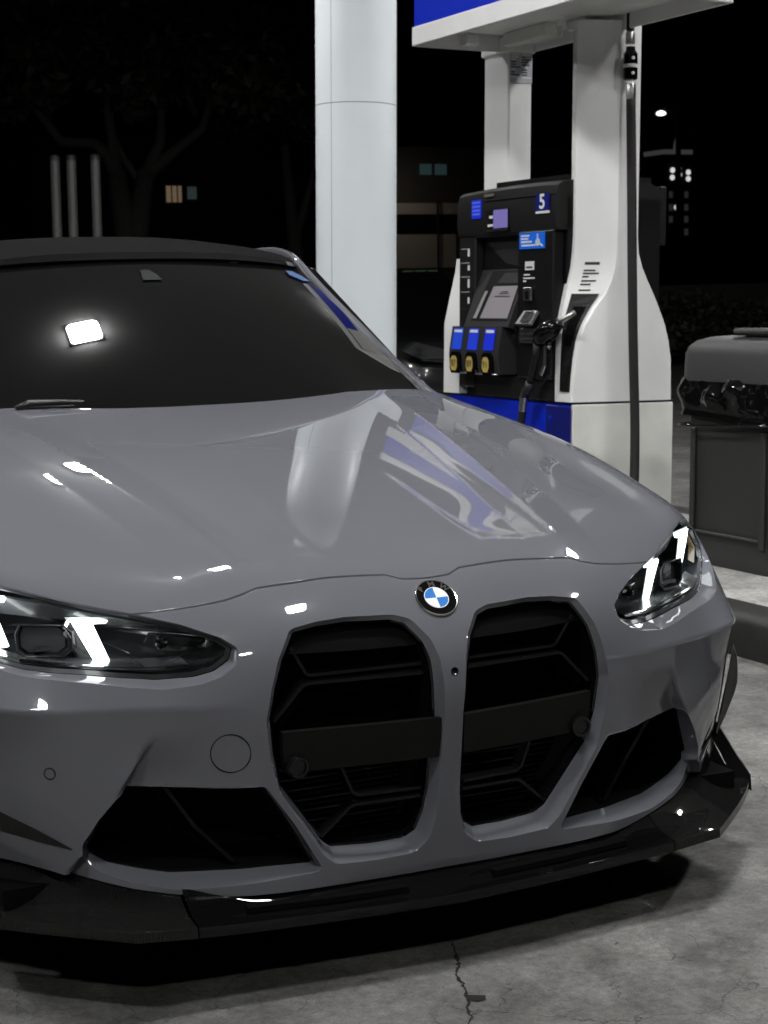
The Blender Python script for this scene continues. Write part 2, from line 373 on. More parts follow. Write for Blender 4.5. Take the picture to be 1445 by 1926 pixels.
# island slab with rounded kerb
def island():
    ya,yb=-4.5,9.0;xl,xr=-.30,1.25
    ed=lambda y:2.09+(-.0495)*(y-2.0)
    top=MB();pts=[(ed(-3)+.05,-3),(ed(-3)+1.5,-3),(ed(13)+1.5,13),(ed(13)+.05,13)]
    top.add([(x,y,.1395) for x,y in pts],[(0,1,2,3)]);t=top.build('island',M['conc2']);tag(t,kind='structure')
    for side in (0,1):
        mb=MB();G=[]
        for y in np.linspace(-3.0,13,33):
            x0=ed(y);row=[]
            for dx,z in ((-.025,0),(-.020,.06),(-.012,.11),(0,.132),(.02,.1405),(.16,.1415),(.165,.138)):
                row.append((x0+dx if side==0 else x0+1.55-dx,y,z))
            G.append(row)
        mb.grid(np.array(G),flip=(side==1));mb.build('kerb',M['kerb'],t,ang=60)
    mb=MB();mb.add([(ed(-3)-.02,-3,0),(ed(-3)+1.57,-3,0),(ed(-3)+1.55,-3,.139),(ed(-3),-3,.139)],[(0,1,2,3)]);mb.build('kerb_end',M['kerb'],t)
    # expansion joints across the slab
    for y in (-1.2,.9,3.0,5.4,8.0):
        mb=MB();mb.box((ed(y)+.17,y-.006,.1385),(ed(y)+1.38,y+.006,.1415));mb.build('slab_joint',bpy.data.materials['crack dark'],t)
island()
# ------------------------------------------------------------------ canopy, its lamps and column
M['canopy']=mat('canopy soffit',(.45,.45,.45),.55)
M['canopyblue']=mat('canopy blue',srgb(8,40,190),.35)
M['lampglass']=mat('canopy lamp panel',(.9,.9,.9),.5,emit=(1,1,.99),es=LAMP_POWER)
M['lamphousing']=mat('lamp housing',(.55,.55,.55),.4)
ca=empty('canopy',(2.5,3,4.62));tag(ca,'flat white canopy over the fuel island with blue edge','canopy')
mb=MB();mb.box((-7.5,-8.5,.04),(6.0,9.5,.5));mb.build('soffit',M['canopy'],ca)
for nm,a,b in (('fascia',(-7.6,-8.6,0),(-7.5,9.6,.95)),('fascia',(6.0,-8.6,0),(6.1,9.6,.95)),('fascia',(-7.5,-8.6,0),(6.0,-8.5,.95)),('fascia',(-7.5,9.5,0),(6.0,9.6,.95))):
    mb=MB();mb.box(a,b);mb.build(nm,M['canopyblue'],ca)
def canopy_lamp(x,y,lab):
    t=empty('canopy_light',(x,y,4.62));tag(t,lab,'lamp','lamps under the canopy')
    mb=MB();mb.box((-.19,-.19,-.03),(.19,.19,.04),.012);mb.build('housing',M['lamphousing'],t)
    s=.185;r=.07;pts=[]
    for cx,cy,a0 in ((s-r,s-r,0),(-s+r,s-r,90),(-s+r,-s+r,180),(s-r,-s+r,270)):
        for k in range(7): a=math.radians(a0+k*15);pts.append((cx+r*math.cos(a),cy+r*math.sin(a),-.034))
    mb=MB();mb.prism(pts,(0,0,-.012));mb.build('lamp_panel',M['lampglass'],t)
for x,y,lab in LAMPS: canopy_lamp(x,y,lab)
col=empty('canopy_column',mat=LF@Matrix.Translation((.27,2.62,0)));tag(col,'thick round white canopy column between car and fuel pump','column')
M['colwhite']=mat('column white',(.79,.84,.87),.38,noise=.04,nscale=3)
def arc_shell(r,z0,z1,a0,a1,n=40):
    G=[[(r*math.cos(a),r*math.sin(a),z) for a in np.linspace(a0,a1,n)] for z in (z0,z1)];return np.array(G)
for z0,z1 in ((0,2.150),(2.1535,4.55)):
    for a0,a1 in ((math.radians(-153),math.radians(27)),(math.radians(28),math.radians(206.4))):
        mb=MB();mb.grid(arc_shell(.2275,z0,z1,a0,a1,56));mb.build('cladding',M['colwhite'],col,smooth=True)
mb=MB();mb.lathe([(.2235,0),(.2235,4.55)],48);mb.build('core',M['satinblack'],col,ang=40)
mb=MB();mb.lathe([(.26,0),(.26,.03),(.235,.045),(.2285,.05)],48);mb.build('base_ring',M['colwhite'],col,ang=30)
# ------------------------------------------------------------------ fuel dispenser
M['pw']=mat('pump white',(.82,.82,.815),.35,noise=.10,nscale=4)
M['pw2']=mat('pump lower white',(.80,.80,.76),.45,noise=.2,nscale=5)
M['pblue']=mat('pump blue',srgb(6,40,190),.35,coat=.3)
M['pnavy']=mat('pump dark blue',srgb(10,22,110),.4)
M['pblack']=mat('pump black',(.004,.004,.0045),.45,spec=.3)
M['pblack2']=mat('pump black satin',(.006,.006,.006),.5,spec=.35)
M['pgrey']=mat('pump console grey',(.024,.024,.024),.45)
M['steel']=mat('brushed steel',(.55,.54,.52),.3,metal=1)
M['lcd']=mat('price display',(.10,.09,.16),.25,emit=srgb(105,95,165),es=.75)
M['scr']=mat('screen glass',(.30,.28,.30),.22,coat=.4)
M['pale']=mat('pale print',(.72,.72,.72),.5)
M['ink']=mat('dark print',(.03,.03,.03),.5)
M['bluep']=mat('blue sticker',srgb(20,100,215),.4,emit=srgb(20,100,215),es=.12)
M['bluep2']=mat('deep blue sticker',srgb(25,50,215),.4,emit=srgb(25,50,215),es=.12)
M['gold']=mat('octane label',srgb(190,165,85),.45)
PU=empty('fuel_dispenser',mat=LF);tag(PU,'white and blue fuel dispenser number 5 with black face on the island','fuel pump')
def pbox(nm,a,b,m,par=None,bev=0.0):
    mb=MB();mb.box(a,b,bev);return mb.build(nm,m,par or PU)
base=pbox('lower_cabinet',(.0,.012,0),(.548,1.07,.612),M['pblue'],bev=.008)
pbox('lower_door',(-.006,.0,.02),(.0,.195,.600),M['pnavy'],base,.003)
mb=MB();mb.lathe([(.011,0),(.011,.004),(.004,.005)],16,(-.006,.155,.545),(-1,0,0));mb.build('door_lock',M['pblue'],base)
pbox('lower_end_panel',(.004,-.006,.0),(.536,.011,.610),M['pw2'],base,.004)
pbox('joint_strip',(-.002,.0,.6125),(.545,1.07,.6195),M['pblack'])
# end covers (lofted: wide below, narrowing into the hose column)
ZS=[.62,.70,.80,.88,.95,1.02,1.08,1.14,1.20,1.26,1.34,1.6,1.9,2.24]
XA=np.interp(ZS,[.62,.95,1.08,1.2,1.3,2.3],[-.014,-.012,.018,.048,.06,.06])
XB=np.interp(ZS,[.62,.77,.88,.95,1.02,1.08,1.14,1.2,1.3,2.3],[.0,.012,.034,.062,.11,.162,.195,.213,.223,.223])
XC=np.interp(ZS,[.62,.8,.88,.95,1.05,1.12,1.18,1.24,1.32,2.3],[.536,.532,.518,.497,.452,.412,.378,.352,.343,.345])
def cover(nm,y0,y1,sg):
    G=[]
    for z,a,b,c in zip(ZS,XA,XB,XC):
        ye=y0;yi=y1;k=ye+(yi-ye)
        G.append([(a,yi,z),(a,yi-.25*(yi-ye),z),(b-.006,ye+.01*sg,z),(b,ye+.003*sg,z),(b+.012,ye,z),(c-.05,ye,z),(c-.012,ye+.006*sg,z),(c,ye+.03*sg,z),(c,yi,z)])
    mb=MB();mb.grid(np.array(G),closed=True,flip=(sg<0));n=9
    mb.f.append(tuple(range(n))[::-1] if sg>0 else tuple(range(n)));mb.f.append(tuple((len(ZS)-1)*n+i for i in range(n)))
    return mb.build(nm,M['pw'],PU,ang=25)
cv=cover('end_cover',-.008,.11,1)
# far cover is a mirrored loft
G=[]
for z,a,c in zip(ZS,XA,XC):
    a2=a if z<1.3 else .10
    G.append([(a2-.0,.945,z),(a2-.004,1.09,z),(min(c,.23) if z>1.3 else c,1.09,z),(min(c,.23) if z>1.3 else c,.945,z)])
ZT=[i for i,z in enumerate(ZS) if z<=1.27]
mb=MB();mb.grid(np.array([G[i] for i in ZT]),closed=True);k=len(ZT);mb.f.append((3,2,1,0));mb.f.append(tuple((k-1)*4+i for i in range(4)));mb.build('end_cover',M['pw'],PU,ang=30)
# nozzle boot: black slot following the flank of the cover
def flank(f,z,off=.0):
    a=np.interp(z,ZS,XA);b=np.interp(z,ZS,XB);p=np.array([a,.0805,z])*(1-f)+np.array([b-.006,.002,z])*f
    n=np.array([-.0785,-(b-a),0]);n/=np.linalg.norm(n);return p+n*off
def hol(nm,f0,f1,z0,z1,m,off,par,n=12):
    zz=np.linspace(z0,z1,n);A=[flank(f0,z,off) for z in zz];B=[flank(f1,z,off) for z in zz];A2=[flank(f0,z,-.004) for z in zz];B2=[flank(f1,z,-.004) for z in zz]
    mb=MB();mb.grid(np.array([A2,A,B,B2]),flip=False);mb.f.append((n*0,n*1,n*2,n*3));mb.f.append((n-1,4*n-1,3*n-1,2*n-1));return mb.build(nm,m,par)
bt=hol('nozzle_boot',.14,.88,.665,1.085,M['pblack'],.006,cv)
hol('boot_cavity',.32,.74,.86,1.03,M['deepblack'],.0085,bt)
for k,(z,w) in enumerate(((1.215,.07),(1.185,.055),(1.172,.075),(1.158,.03),(1.14,.07),(1.125,.05),(1.10,.06))):
    m_=M['pgrey'];f0=.30;hol('print_line',f0,f0+w*5.2,z-.0035 if k else z-.006,z+.0035 if k else z+.006,m_,.0015,cv,3)
# hose column bead
mb=MB();mb.tube([(.062,.104,1.30),(.062,.104,2.2)],.006,8);mb.build('column_bead',M['pw2'],cv,smooth=True)
# head
HD=pbox('head',(.03,.095,.62),(.52,.945,1.50),M['pblack'])
G=[]
for y in np.linspace(.095,.945,14):
    t=(y-.095)/.85;zt=1.572-.018*(abs(t-.4)*1.4)**2.2
    G.append([(-.022,y,1.36),(-.030,y,1.40),(-.028,y,1.50),(-.018,y,zt-.018),(.004,y,zt-.002),(.06,y,zt+.006),(.46,y,zt+.006),(.53,y,zt-.03),(.53,y,1.36)])
mb=MB();mb.grid(np.array(G),closed=True);n=9;mb.f.append(tuple(range(n)));mb.f.append(tuple(13*n+i for i in range(n))[::-1]);mb.build('head_cap',M['pblack2'],HD,ang=28)
pbox('top_tray',(.05,.14,1.575),(.50,.72,1.598),M['pblack'],HD)
mb=MB();mb.box((-.032,.115,1.512),(-.024,.70,1.516));mb.build('cap_seam',M['pgrey'],HD)
# flank of the head toward the column, right bezel column, left bezel column, recess
pbox('side_bezel',(-.028,.115,.715),(.03,.405,1.36),M['pblack'],HD,.006)
pbox('outer_bezel',(-.018,.795,.655),(.03,.945,1.36),M['pblack2'],HD,.006)
pbox('kick_panel',(-.010,.115,.62),(.03,.80,.715),M['pblack2'],HD,.004)
mb=MB();mb.prism([(.03,.41,1.36),(-.020,.41,1.36),(-.020,.795,1.36),(.03,.795,1.36)],(0,0,-.012));mb.build('recess_hood',M['pblack'],HD)
mb=MB();mb.prism([(.028,.41,1.345),(.028,.79,1.345),(.028,.60,1.23),(.028,.41,1.20)],(.002,0,0));mb.build('recess_back',M['pgrey'],HD)
# sloping console with screen
def slope(t,y,off=0):   # t 0 at bottom front, 1 at the top back
    p=np.array([-.075+.10*t,y,.94+.26*t]);n=np.array([-.26,0,.10]);n/=np.linalg.norm(n);return tuple(p+n*off)
mb=MB();mb.prism([slope(0,.405),slope(0,.80),slope(1,.80),slope(1,.405)],(.03,0,-.01));CN=mb.build('console',M['pgrey'],HD)
mb=MB();mb.prism([slope(.10,.425,.002),slope(.10,.75,.002),slope(.98,.70,.002),slope(.98,.425,.002)],(.004,0,0));mb.build('screen_bezel',M['pblack'],CN)
mb=MB();mb.prism([slope(.14,.432,.004),slope(.14,.672,.004),slope(.70,.64,.004),slope(.70,.432,.004)],(.004,0,0));SCN=mb.build('screen',M['scr'],CN)
mb=MB();mb.prism([slope(.75,.432,.004),slope(.75,.62,.004),slope(.93,.58,.004),slope(.93,.432,.004)],(.004,0,0));mb.build('upper_screen',M['pgrey'],CN)
mb=MB();mb.prism([slope(.14,.705,.004),slope(.14,.735,.004),slope(.62,.705,.004),slope(.62,.682,.004)],(.004,0,0));mb.build('key_strip',mat('key strip',(.30,.30,.29),.4),CN)
for t,y0,y1 in ((.60,.50,.56),(.57,.49,.57),(.52,.47,.60)):
    mb=MB();mb.prism([slope(t-.008,y0,.0055),slope(t-.008,y1,.0055),slope(t+.008,y1,.0055),slope(t+.008,y0,.0055)],(.001,0,0));mb.build('print_line',M['pgrey'],SCN)
# grade buttons on a curved apron
def apron(t,y,off=0):
    a=t*1.15;x=-.075-.022*math.sin(a)*1.4+ (.045*max(0,t-.6));z=.94-.215*t;return (x-off,y,z)
G=[[apron(t,y) for y in (.455,.62,.80,.905)] for t in np.linspace(0,1,9)]
mb=MB();mb.grid(np.array(G));G2=np.array(G);G2[:,:,0]=.02;mb.grid(G2,flip=True);k=36
mb.f+=[(i*4,i*4+4,i*4+4+k,i*4+k) for i in range(8)]+[(i*4+3,i*4+3+k,i*4+7+k,i*4+7) for i in range(8)]+[(32,33,33+k,32+k),(33,34,34+k,33+k),(34,35,35+k,34+k)]
AP=mb.build('button_apron',M['pgrey'],HD,ang=60)
for i,(y,gr) in enumerate(((.835,'87'),(.690,'89'),(.545,'91'))):
    hw=.045
    G=[[apron(t,y+s_*hw*(1-.0*t),.004) for s_ in (-1,0,1)] for t in np.linspace(.04,.50,6)]
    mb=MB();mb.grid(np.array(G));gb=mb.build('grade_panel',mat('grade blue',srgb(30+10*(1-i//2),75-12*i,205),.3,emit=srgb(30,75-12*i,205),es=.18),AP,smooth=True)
    G=[[apron(t,y+s_*hw*.8,.0055) for s_ in (-1,1)] for t in (.07,.13)];mb=MB();mb.grid(np.array(G));mb.build('grade_name',M['pale'],gb)
    c=apron(.76,y,.012);mb=MB();pts=[(c[0],y+a*.046,.772+b*.050) for a,b in ((-.7,-1),(.7,-1),(1,-.6),(1,.7),(.6,1),(-.6,1),(-1,.7),(-1,-.6))];mb.prism(pts,(.02,0,0));kb=mb.build('grade_button',M['glossblack'],gb)
    mb=MB();pts=[(c[0]-.002,y+.008+a*.030,.768+b*.034) for a,b in ((-.6,-1),(.6,-1),(1,-.4),(.9,.6),(.5,1),(-.5,1),(-.9,.6),(-1,-.4))];mb.prism(pts,(.003,0,0));mb.build('octane_label',M['gold'],gb)
    text_obj('octane_number',gr,.045,M['ink'],gb,(c[0]-.0035,y+.008,.768),(0,-1,0),(0,0,1))
mb=MB();mb.tube([apron(1.0,y,.006) for y in (.47,.6,.75,.89)],.004,6);mb.build('apron_lip',M['steel'],AP,smooth=True)
# signs on the face
def plate(nm,y0,y1,z0,z1,x,m,par,th=.004,bev=0): return pbox(nm,(x-th,y0,z0),(x,y1,z1),m,par,bev)
p5=plate('number_plate',.142,.250,1.444,1.516,-.030,M['pnavy'],HD)
text_obj('number','5',.088,M['pale'],p5,(-.0352,.197,1.480),(0,-1,0),(0,0,1),bold=.002,sx=1.1)
plate('number_underline',.142,.250,1.432,1.442,-.030,M['pale'],HD)
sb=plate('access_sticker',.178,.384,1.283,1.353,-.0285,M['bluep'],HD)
for z,y0,y1 in ((1.340,.30,.37),(1.327,.31,.37),(1.3135,.28,.37),(1.298,.25,.365)): plate('sticker_line',y0,y1,z-.0035,z+.0035,-.0325,M['pale'],sb,.0006)
mb=MB();mb.lathe([(.017,0),(.017,.0012),(.011,.0012),(.011,0)],20,(-.0326,.232,1.310),(-1,0,0));mb.build('sticker_symbol',M['pale'],sb)
mb=MB();mb.bar([(-.0333,.234,1.346),(-.0333,.233,1.328)],.007,.001,(1,0,0));mb.build('sticker_symbol',M['pale'],sb)
mb=MB();mb.bar([(-.0333,.213,1.302),(-.0333,.190,1.292)],.007,.001,(1,0,0));mb.build('sticker_symbol',M['pale'],sb)
dp=plate('price_display',.478,.665,1.372,1.470,-.029,M['pblack'],HD)
plate('display_glass',.485,.606,1.384,1.466,-.033,M['lcd'],dp,.002);plate('display_label',.612,.645,1.430,1.442,-.033,M['pale'],dp,.001);plate('display_label',.612,.657,1.393,1.404,-.033,M['pale'],dp,.001);plate('display_ledge',.49,.665,1.372,1.377,-.033,M['steel'],dp,.004)
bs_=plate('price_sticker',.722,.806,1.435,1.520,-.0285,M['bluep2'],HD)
for z in (1.508,1.490,1.472,1.455): plate('sticker_line',.73,.798,z-.003,z+.003,-.0325,mat('sticker print',srgb(120,140,240),.5) if z==1.508 else bpy.data.materials['sticker print'],bs_,.0006)
plate('payment_sticker',.265,.335,1.190,1.228,-.0285,M['pale'],HD)
plate('sticker_line',.275,.325,1.198,1.206,-.0325,M['pgrey'],HD,.0006)
for z,y0,y1 in ((1.170,.30,.35),(1.155,.26,.355),(1.142,.33,.355)): plate('print_line',y0,y1,z-.003,z+.003,-.0282,M['pale'],HD,.001)
cr=plate('card_reader',.268,.335,1.055,1.115,-.030,M['steel'],HD,.014,.004);plate('card_slot',.288,.312,1.062,1.098,-.0445,M['deepblack'],cr,.001)
mb=MB();mb.prism([(-.036,.222,1.012),(-.036,.335,1.012),(-.075,.345,.955),(-.075,.222,.955)],(.01,0,-.008));kp=mb.build('keypad',mat('keypad steel',(.42,.43,.42),.35,metal=.7),HD)
for i in range(4):
    for j in range(3):
        t=.18+.21*i;x=-.036-.039*t;z=1.012-.057*t;y=.245+.024*j
        mb=MB();mb.prism([(x-.003,y-.008,z+.006),(x-.003,y+.008,z+.006),(x-.010,y+.008,z-.004),(x-.010,y-.008,z-.004)],(-.003,0,.002));mb.build('key',M['pblack'],kp)
rc=plate('receipt_slot',.225,.352,.868,.935,-.03,M['pgrey'],HD,.02,.004)
for z in (.925,.905,.885): plate('slot_bar',.232,.345,z-.003,z+.003,-.0505,M['steel'],rc,.002)
for z0,z1 in ((1.265,1.300),(1.200,1.225),(1.12,1.16),(1.045,1.075)):
    st=plate('side_sticker',.845,.862,z0,z1,-.0185,M['pale'],HD,.001)
for z in (1.315,1.245,1.232,1.175,1.165,1.095,1.02): plate('print_line',.855,.915,z-.002,z+.002,-.0185,M['pgrey'],HD,.001)
for z in (1.30,1.235,1.17,1.10): plate('sticker_frame',.845,.925,z-.001,z+.001,-.0185,M['pale'],HD,.001)
mb=MB();mb.box((-.030,.62,1.530),(-.024,.70,1.542));mb.build('maker_badge',mat('badge bronze',(.16,.15,.12),.4),HD)
# posts and topper sign
post=pbox('rear_post',(.10,.704,1.57),(.227,.924,2.26),M['pw'],bev=.008)
ip=pbox('instruction_sheet',(.106,.6995,2.055),(.224,.7035,2.272),mat('instruction sheet',(.42,.43,.47),.5),post)
pbox('sheet_header',(.108,.6985,2.248),(.222,.6995,2.268),M['pgrey'],ip)
RN=random.Random(5)
for k in range(15):
    z=2.240-k*.0115;
    for c_ in (0,1):
        x0=.110+c_*.058;w=.018+RN.random()*.034;pbox('print_line',(x0,.6985,z-.0028),(x0+w,.6995,z+.0028),M['pgrey'] if RN.random()>.25 else M['pale'],ip)
tp=MB();tp.box((-.335,-.72,2.285),(.235,.80,2.415),.0);TP=tp.build('topper_sign',M['pw2'],PU)
mb=MB();mb.box((-.341,-.38,2.2835),(-.336,.80,2.4155));mb.build('sign_face',M['pblue'],TP)
mb=MB();mb.box((-.30,.8005,2.2835),(.2,.805,2.4155));mb.build('sign_face',M['pblue'],TP)
for a,b in (((-.345,-.73,2.20),(-.333,.815,2.283)),((.233,-.73,2.20),(.245,.70,2.283)),((-.333,-.73,2.20),(.233,-.718,2.283))):
    mb=MB();mb.box(a,b,.003);mb.build('topper_band',M['pw'],TP)
mb=MB();mb.box((-.345,-.725,2.416),(.24,.808,2.50),.006);mb.build('topper_cap',M['pw'],TP)
# rounded far end of the band and the underside tray
pts=[(-.333,.815),(-.30,.822),(.05,.80),(.14,.775),(.21,.73),(.2445,.68)]
mb=MB();G=[[(x,y,z) for x,y in pts] for z in (2.20,2.283)];mb.grid(np.array(G));mb.grid(np.array([[(x*.97,y-.012,z) for x,y in pts] for z in (2.20,2.283)]),flip=True);mb.build('topper_band',M['pw'],TP,ang=30)
mb=MB();mb.box((-.325,-.715,2.262),(.228,.70,2.282));mb.build('topper_underside',M['pw2'],TP)
for a,b in (((-.10,.735,2.215),(-.04,.80,2.262)),((.04,.30,2.205),(.10,.66,2.262)),((.11,.10,2.22),(.2,.25,2.262)),((-.25,-.3,2.235),(-.2,.6,2.262)),((.15,.35,2.215),(.165,.60,2.262))):
    mb=MB();mb.box(a,b,.004);mb.build('bracket',M['pw2'],TP)
pbox('post_collar',(.088,.692,2.19),(.24,.936,2.262),M['pw2'],post,.006)
# far-side dispenser edge: slim black bracket seen past the column
pbox('rear_bracket',(.52,.10,1.30),(.56,.16,1.56),M['pblack2'],HD,.006)
# hanging hose of this side with breakaway
def hose(nm,P,r,m,par=None,n=12):
    P=np.array(P,float);k=np.arange(len(P)).astype(float);Mx=nat_m(k);q=basis(k,Mx,np.linspace(0,len(P)-1,len(P)*8))@P
    mb=MB();mb.tube([tuple(p) for p in q],r,n);return mb.build(nm,m,par,smooth=True)
HZ=empty('fuel_hose',mat=LF);tag(HZ,'black fuel hose hanging down the white end of the dispenser','hose')
hose('hose_line',[(.252,-.045,1.92),(.262,-.05,1.5),(.272,-.052,1.1),(.284,-.055,.75),(.290,-.06,.55),(.272,-.09,.36),(.22,-.16,.16),(.12,-.28,.035),(-.02,-.35,.03)],.0205,M['rubber'],HZ)
mb=MB();mb.lathe([(.017,0),(.017,.10)],16,(.246,-.042,2.19));mb.build('swivel',M['rubber'],HZ,ang=30)
mb=MB();mb.lathe([(.019,0),(.02,.005),(.02,.045),(.018,.05)],16,(.246,-.042,2.135));mb.build('ferrule',M['steel'],HZ,ang=30)
mb=MB();mb.lathe([(.021,0),(.031,.006),(.031,.05),(.027,.055),(.027,.065),(.031,.07),(.03,.11),(.02,.125),(.019,.14)],20,(.248,-.044,1.985));bk=mb.build('breakaway',M['glossblack'],HZ,ang=25)
mb=MB();mb.lathe([(.032,0),(.032,.014)],20,(.248,-.044,2.037));mb.build('breakaway_band',M['pale'],HZ,ang=25)
for z in (2.012,2.075):
    mb=MB();mb.lathe([(.007,0),(.007,.008),(.003,.009)],10,(.24,-.070,z),(0,-1,0));mb.build('bolt',M['pale'],HZ)
mb=MB();mb.lathe([(.021,0),(.0215,.005),(.0215,.055),(.019,.065)],16,(.252,-.045,1.905));mb.build('ferrule',M['steel'],HZ,ang=30)
# nozzle in its boot with its own short hose
NZ=empty('fuel_nozzle',mat=LF);tag(NZ,'black fuel nozzle hanging in the holster beside the pump keypad','nozzle')
mb=MB();mb.tube([(-.02,-.045,1.005),(-.045,.0,.975),(-.062,.04,.945)],[.011,.012,.013],10);mb.build('spout',M['steel'],NZ,smooth=True)
mb=MB();mb.tube([(-.055,.02,.96),(-.075,.055,.935),(-.085,.10,.905),(-.083,.135,.88)],[.026,.045,.048,.030],12);nb=mb.build('nozzle_body',M['glossblack'],NZ,smooth=True)
mb=MB();mb.tube([(-.085,.125,.885),(-.080,.165,.80),(-.076,.20,.73),(-.072,.225,.695)],[.026,.020,.018,.017],10);mb.build('grip',M['satinblack'],NZ,smooth=True)
mb=MB();mb.tube([(-.080,.06,.90),(-.078,.055,.82),(-.075,.06,.74),(-.072,.11,.70),(-.072,.19,.715)],[.012,.008,.008,.008,.008],8);mb.build('lever_guard',M['glossblack'],NZ,smooth=True)
mb=MB();mb.bar([(-.082,.085,.86),(-.078,.095,.78),(-.074,.13,.735)],.014,.007,(1,0,0));mb.build('lever',M['steel'],NZ)
mb=MB();mb.tube([(-.072,.222,.70),(-.070,.235,.675),(-.070,.258,.660),(-.069,.275,.635)],[.019,.021,.021,.018],12);mb.build('swivel_joint',M['pgrey'],NZ,smooth=True)
mb=MB();mb.tube([(-.069,.276,.632),(-.068,.288,.57)],.019,14);mb.build('hose_ferrule',M['steel'],NZ,ang=30)
hose('nozzle_hose',[(-.068,.286,.58),(-.067,.305,.50),(-.075,.33,.38),(-.10,.37,.2),(-.14,.45,.06),(-.16,.6,.03),(-.12,.8,.03)],.0175,M['rubber'],NZ)
# ------------------------------------------------------------------ litter bins
M['bin']=mat('bin grey plastic',(.026,.026,.025),.55,bump=.15,bscale=700,noise=.12,nscale=4)
M['bin2']=mat('bin lid plastic',(.036,.036,.037),.5,bump=.25,bscale=700)
def bagmat():
    m=mat('bin liner film',(.004,.004,.004),.6,spec=0,coat=.9,coat_r=.07);n=m.node_tree;b=n.nodes['Principled BSDF'];tc=n.nodes.new('ShaderNodeTexCoord');t=n.nodes.new('ShaderNodeTexNoise');t.inputs['Scale'].default_value=9;t.inputs['Detail'].default_value=1.5;t.inputs['Distortion'].default_value=.6
    bp=n.nodes.new('ShaderNodeBump');bp.inputs['Strength'].default_value=.5;bp.inputs['Distance'].default_value=.02;n.links.new(tc.outputs['Object'],t.inputs[0]);n.links.new(t.outputs[0],bp.inputs['Height']);n.links.new(bp.outputs[0],b.inputs['Normal']);n.links.new(bp.outputs[0],b.inputs['Coat Normal']);return m
M['bag']=bagmat()
def rrect(x0,x1,y0,y1,r,n=5):
    P=[]
    for cx,cy,a0 in ((x1-r,y1-r,0),(x0+r,y1-r,90),(x0+r,y0+r,180),(x1-r,y0+r,270)):
        for k in range(n+1): a=math.radians(a0+90*k/n);P.append((cx+r*math.cos(a),cy+r*math.sin(a)))
    return P
def loft(rows):
    mb=MB();G=np.array(rows,float);mb.grid(G,closed=True);n=G.shape[1];mb.f.append(tuple(range(n))[::-1]);mb.f.append(tuple((len(rows)-1)*n+i for i in range(n)));return mb
def make_bin(x,y,w,d,h,lab,bag=True):
    t=empty('litter_bin',mat=LF@Matrix.Translation((x,y,0)));tag(t,lab,'litter bin','litter bins on the island')
    def rr(s0,z,g=0.0,r=.05): return [(a,b,z) for a,b in rrect(-g,d+g,-w-g,g,r)]
    rows=[rr(0,0,-.025),rr(0,.012,-.02),rr(0,.05,-.018),rr(0,h*.76,-.008)]
    body=loft(rows).build('bin_body',M['bin'],t,ang=30)
    # recessed panel frame: ribs on the broad face
    for yy in (-.075,-w+.075):
        mb=MB();mb.box((-.004,yy-.014,.10),(.01,yy+.014,h*.60),.004);mb.build('rib',M['bin'],body)
    mb=MB();mb.box((-.003,-w+.09,.128),(.015,-.09,.138),.002);mb.build('rib',M['bin2'],body)
    hz=h*.80
    lid=loft([rr(0,hz,.012,.07),rr(0,hz+.004,.016,.07),rr(0,h-.075,.013,.07),rr(0,h-.045,.004,.07),rr(0,h-.022,-.018,.07),rr(0,h-.006,-.06,.07),rr(0,h,-.12,.05)]).build('bin_lid',M['bin2'],t,ang=28)
    if bag:
        rows=[];rg=np.random.default_rng(int(abs(y)*100))
        base=np.array(rrect(-.012,d+.012,-w-.012,.012,.06,9));nb=len(base);ph=rg.uniform(0,6.28,6)
        # resample evenly
        dd=np.r_[0,np.cumsum(np.linalg.norm(np.diff(np.vstack([base,base[:1]]),axis=0),axis=1))];s=np.linspace(0,dd[-1],97)[:-1];bb=np.vstack([base,base[:1]]);pts=np.stack([np.interp(s,dd,bb[:,0]),np.interp(s,dd,bb[:,1])],1);c=pts.mean(0)
        for i,tz in enumerate(np.linspace(0,1,16)):
            row=[]
            for k,(px,py) in enumerate(pts):
                a=s[k]*18;f=.011*math.sin(a+ph[0]+tz*3)+.009*math.sin(a*1.9+ph[1]-tz*4)+.005*math.sin(a*3.7+ph[2]+tz*7)
                f*=math.sin(math.pi*min(1,tz*1.15+.12))
                v=np.array([px,py])-c;v/=np.linalg.norm(v);low=.18+.018*math.sin(s[k]*5+ph[3])+.02*math.sin(s[k]*2.3+ph[4])
                fl=.016*math.sin(math.pi*tz) if tz<.9 else .012
                row.append((px+v[0]*(f+fl),py+v[1]*(f+fl),hz+.015-low*tz))
            rows.append(row)
        mb=MB();mb.grid(np.array(rows),closed=True,flip=True);o=mb.build('bin_liner',M['bag'],t,smooth=True)
        mb=MB();P=[(px*1.0+(px-c[0])*.05,py+(py-c[1])*.05,hz-.165+.012*math.sin(s[k]*5+ph[3])) for k,(px,py) in enumerate(pts)];P.append(P[0]);mb.tube(P,.006,6,cap=False);mb.build('liner_hem',M['bag'],o,smooth=True)
    return t
make_bin(.15,-.578,.58,.50,.915,'dark grey litter bin with black liner bag, nearest the camera')
make_bin(.74,-.27,.46,.46,.86,'dark grey litter bin partly hidden behind the nearest bin')
lt=pbox('spare_lid',(.20,-1.25,.916),(.60,-.82,.945),M['bin2'],bpy.data.objects['litter_bin'],.01)
lt.matrix_parent_inverse=Matrix.Translation((-.15,.578,0))
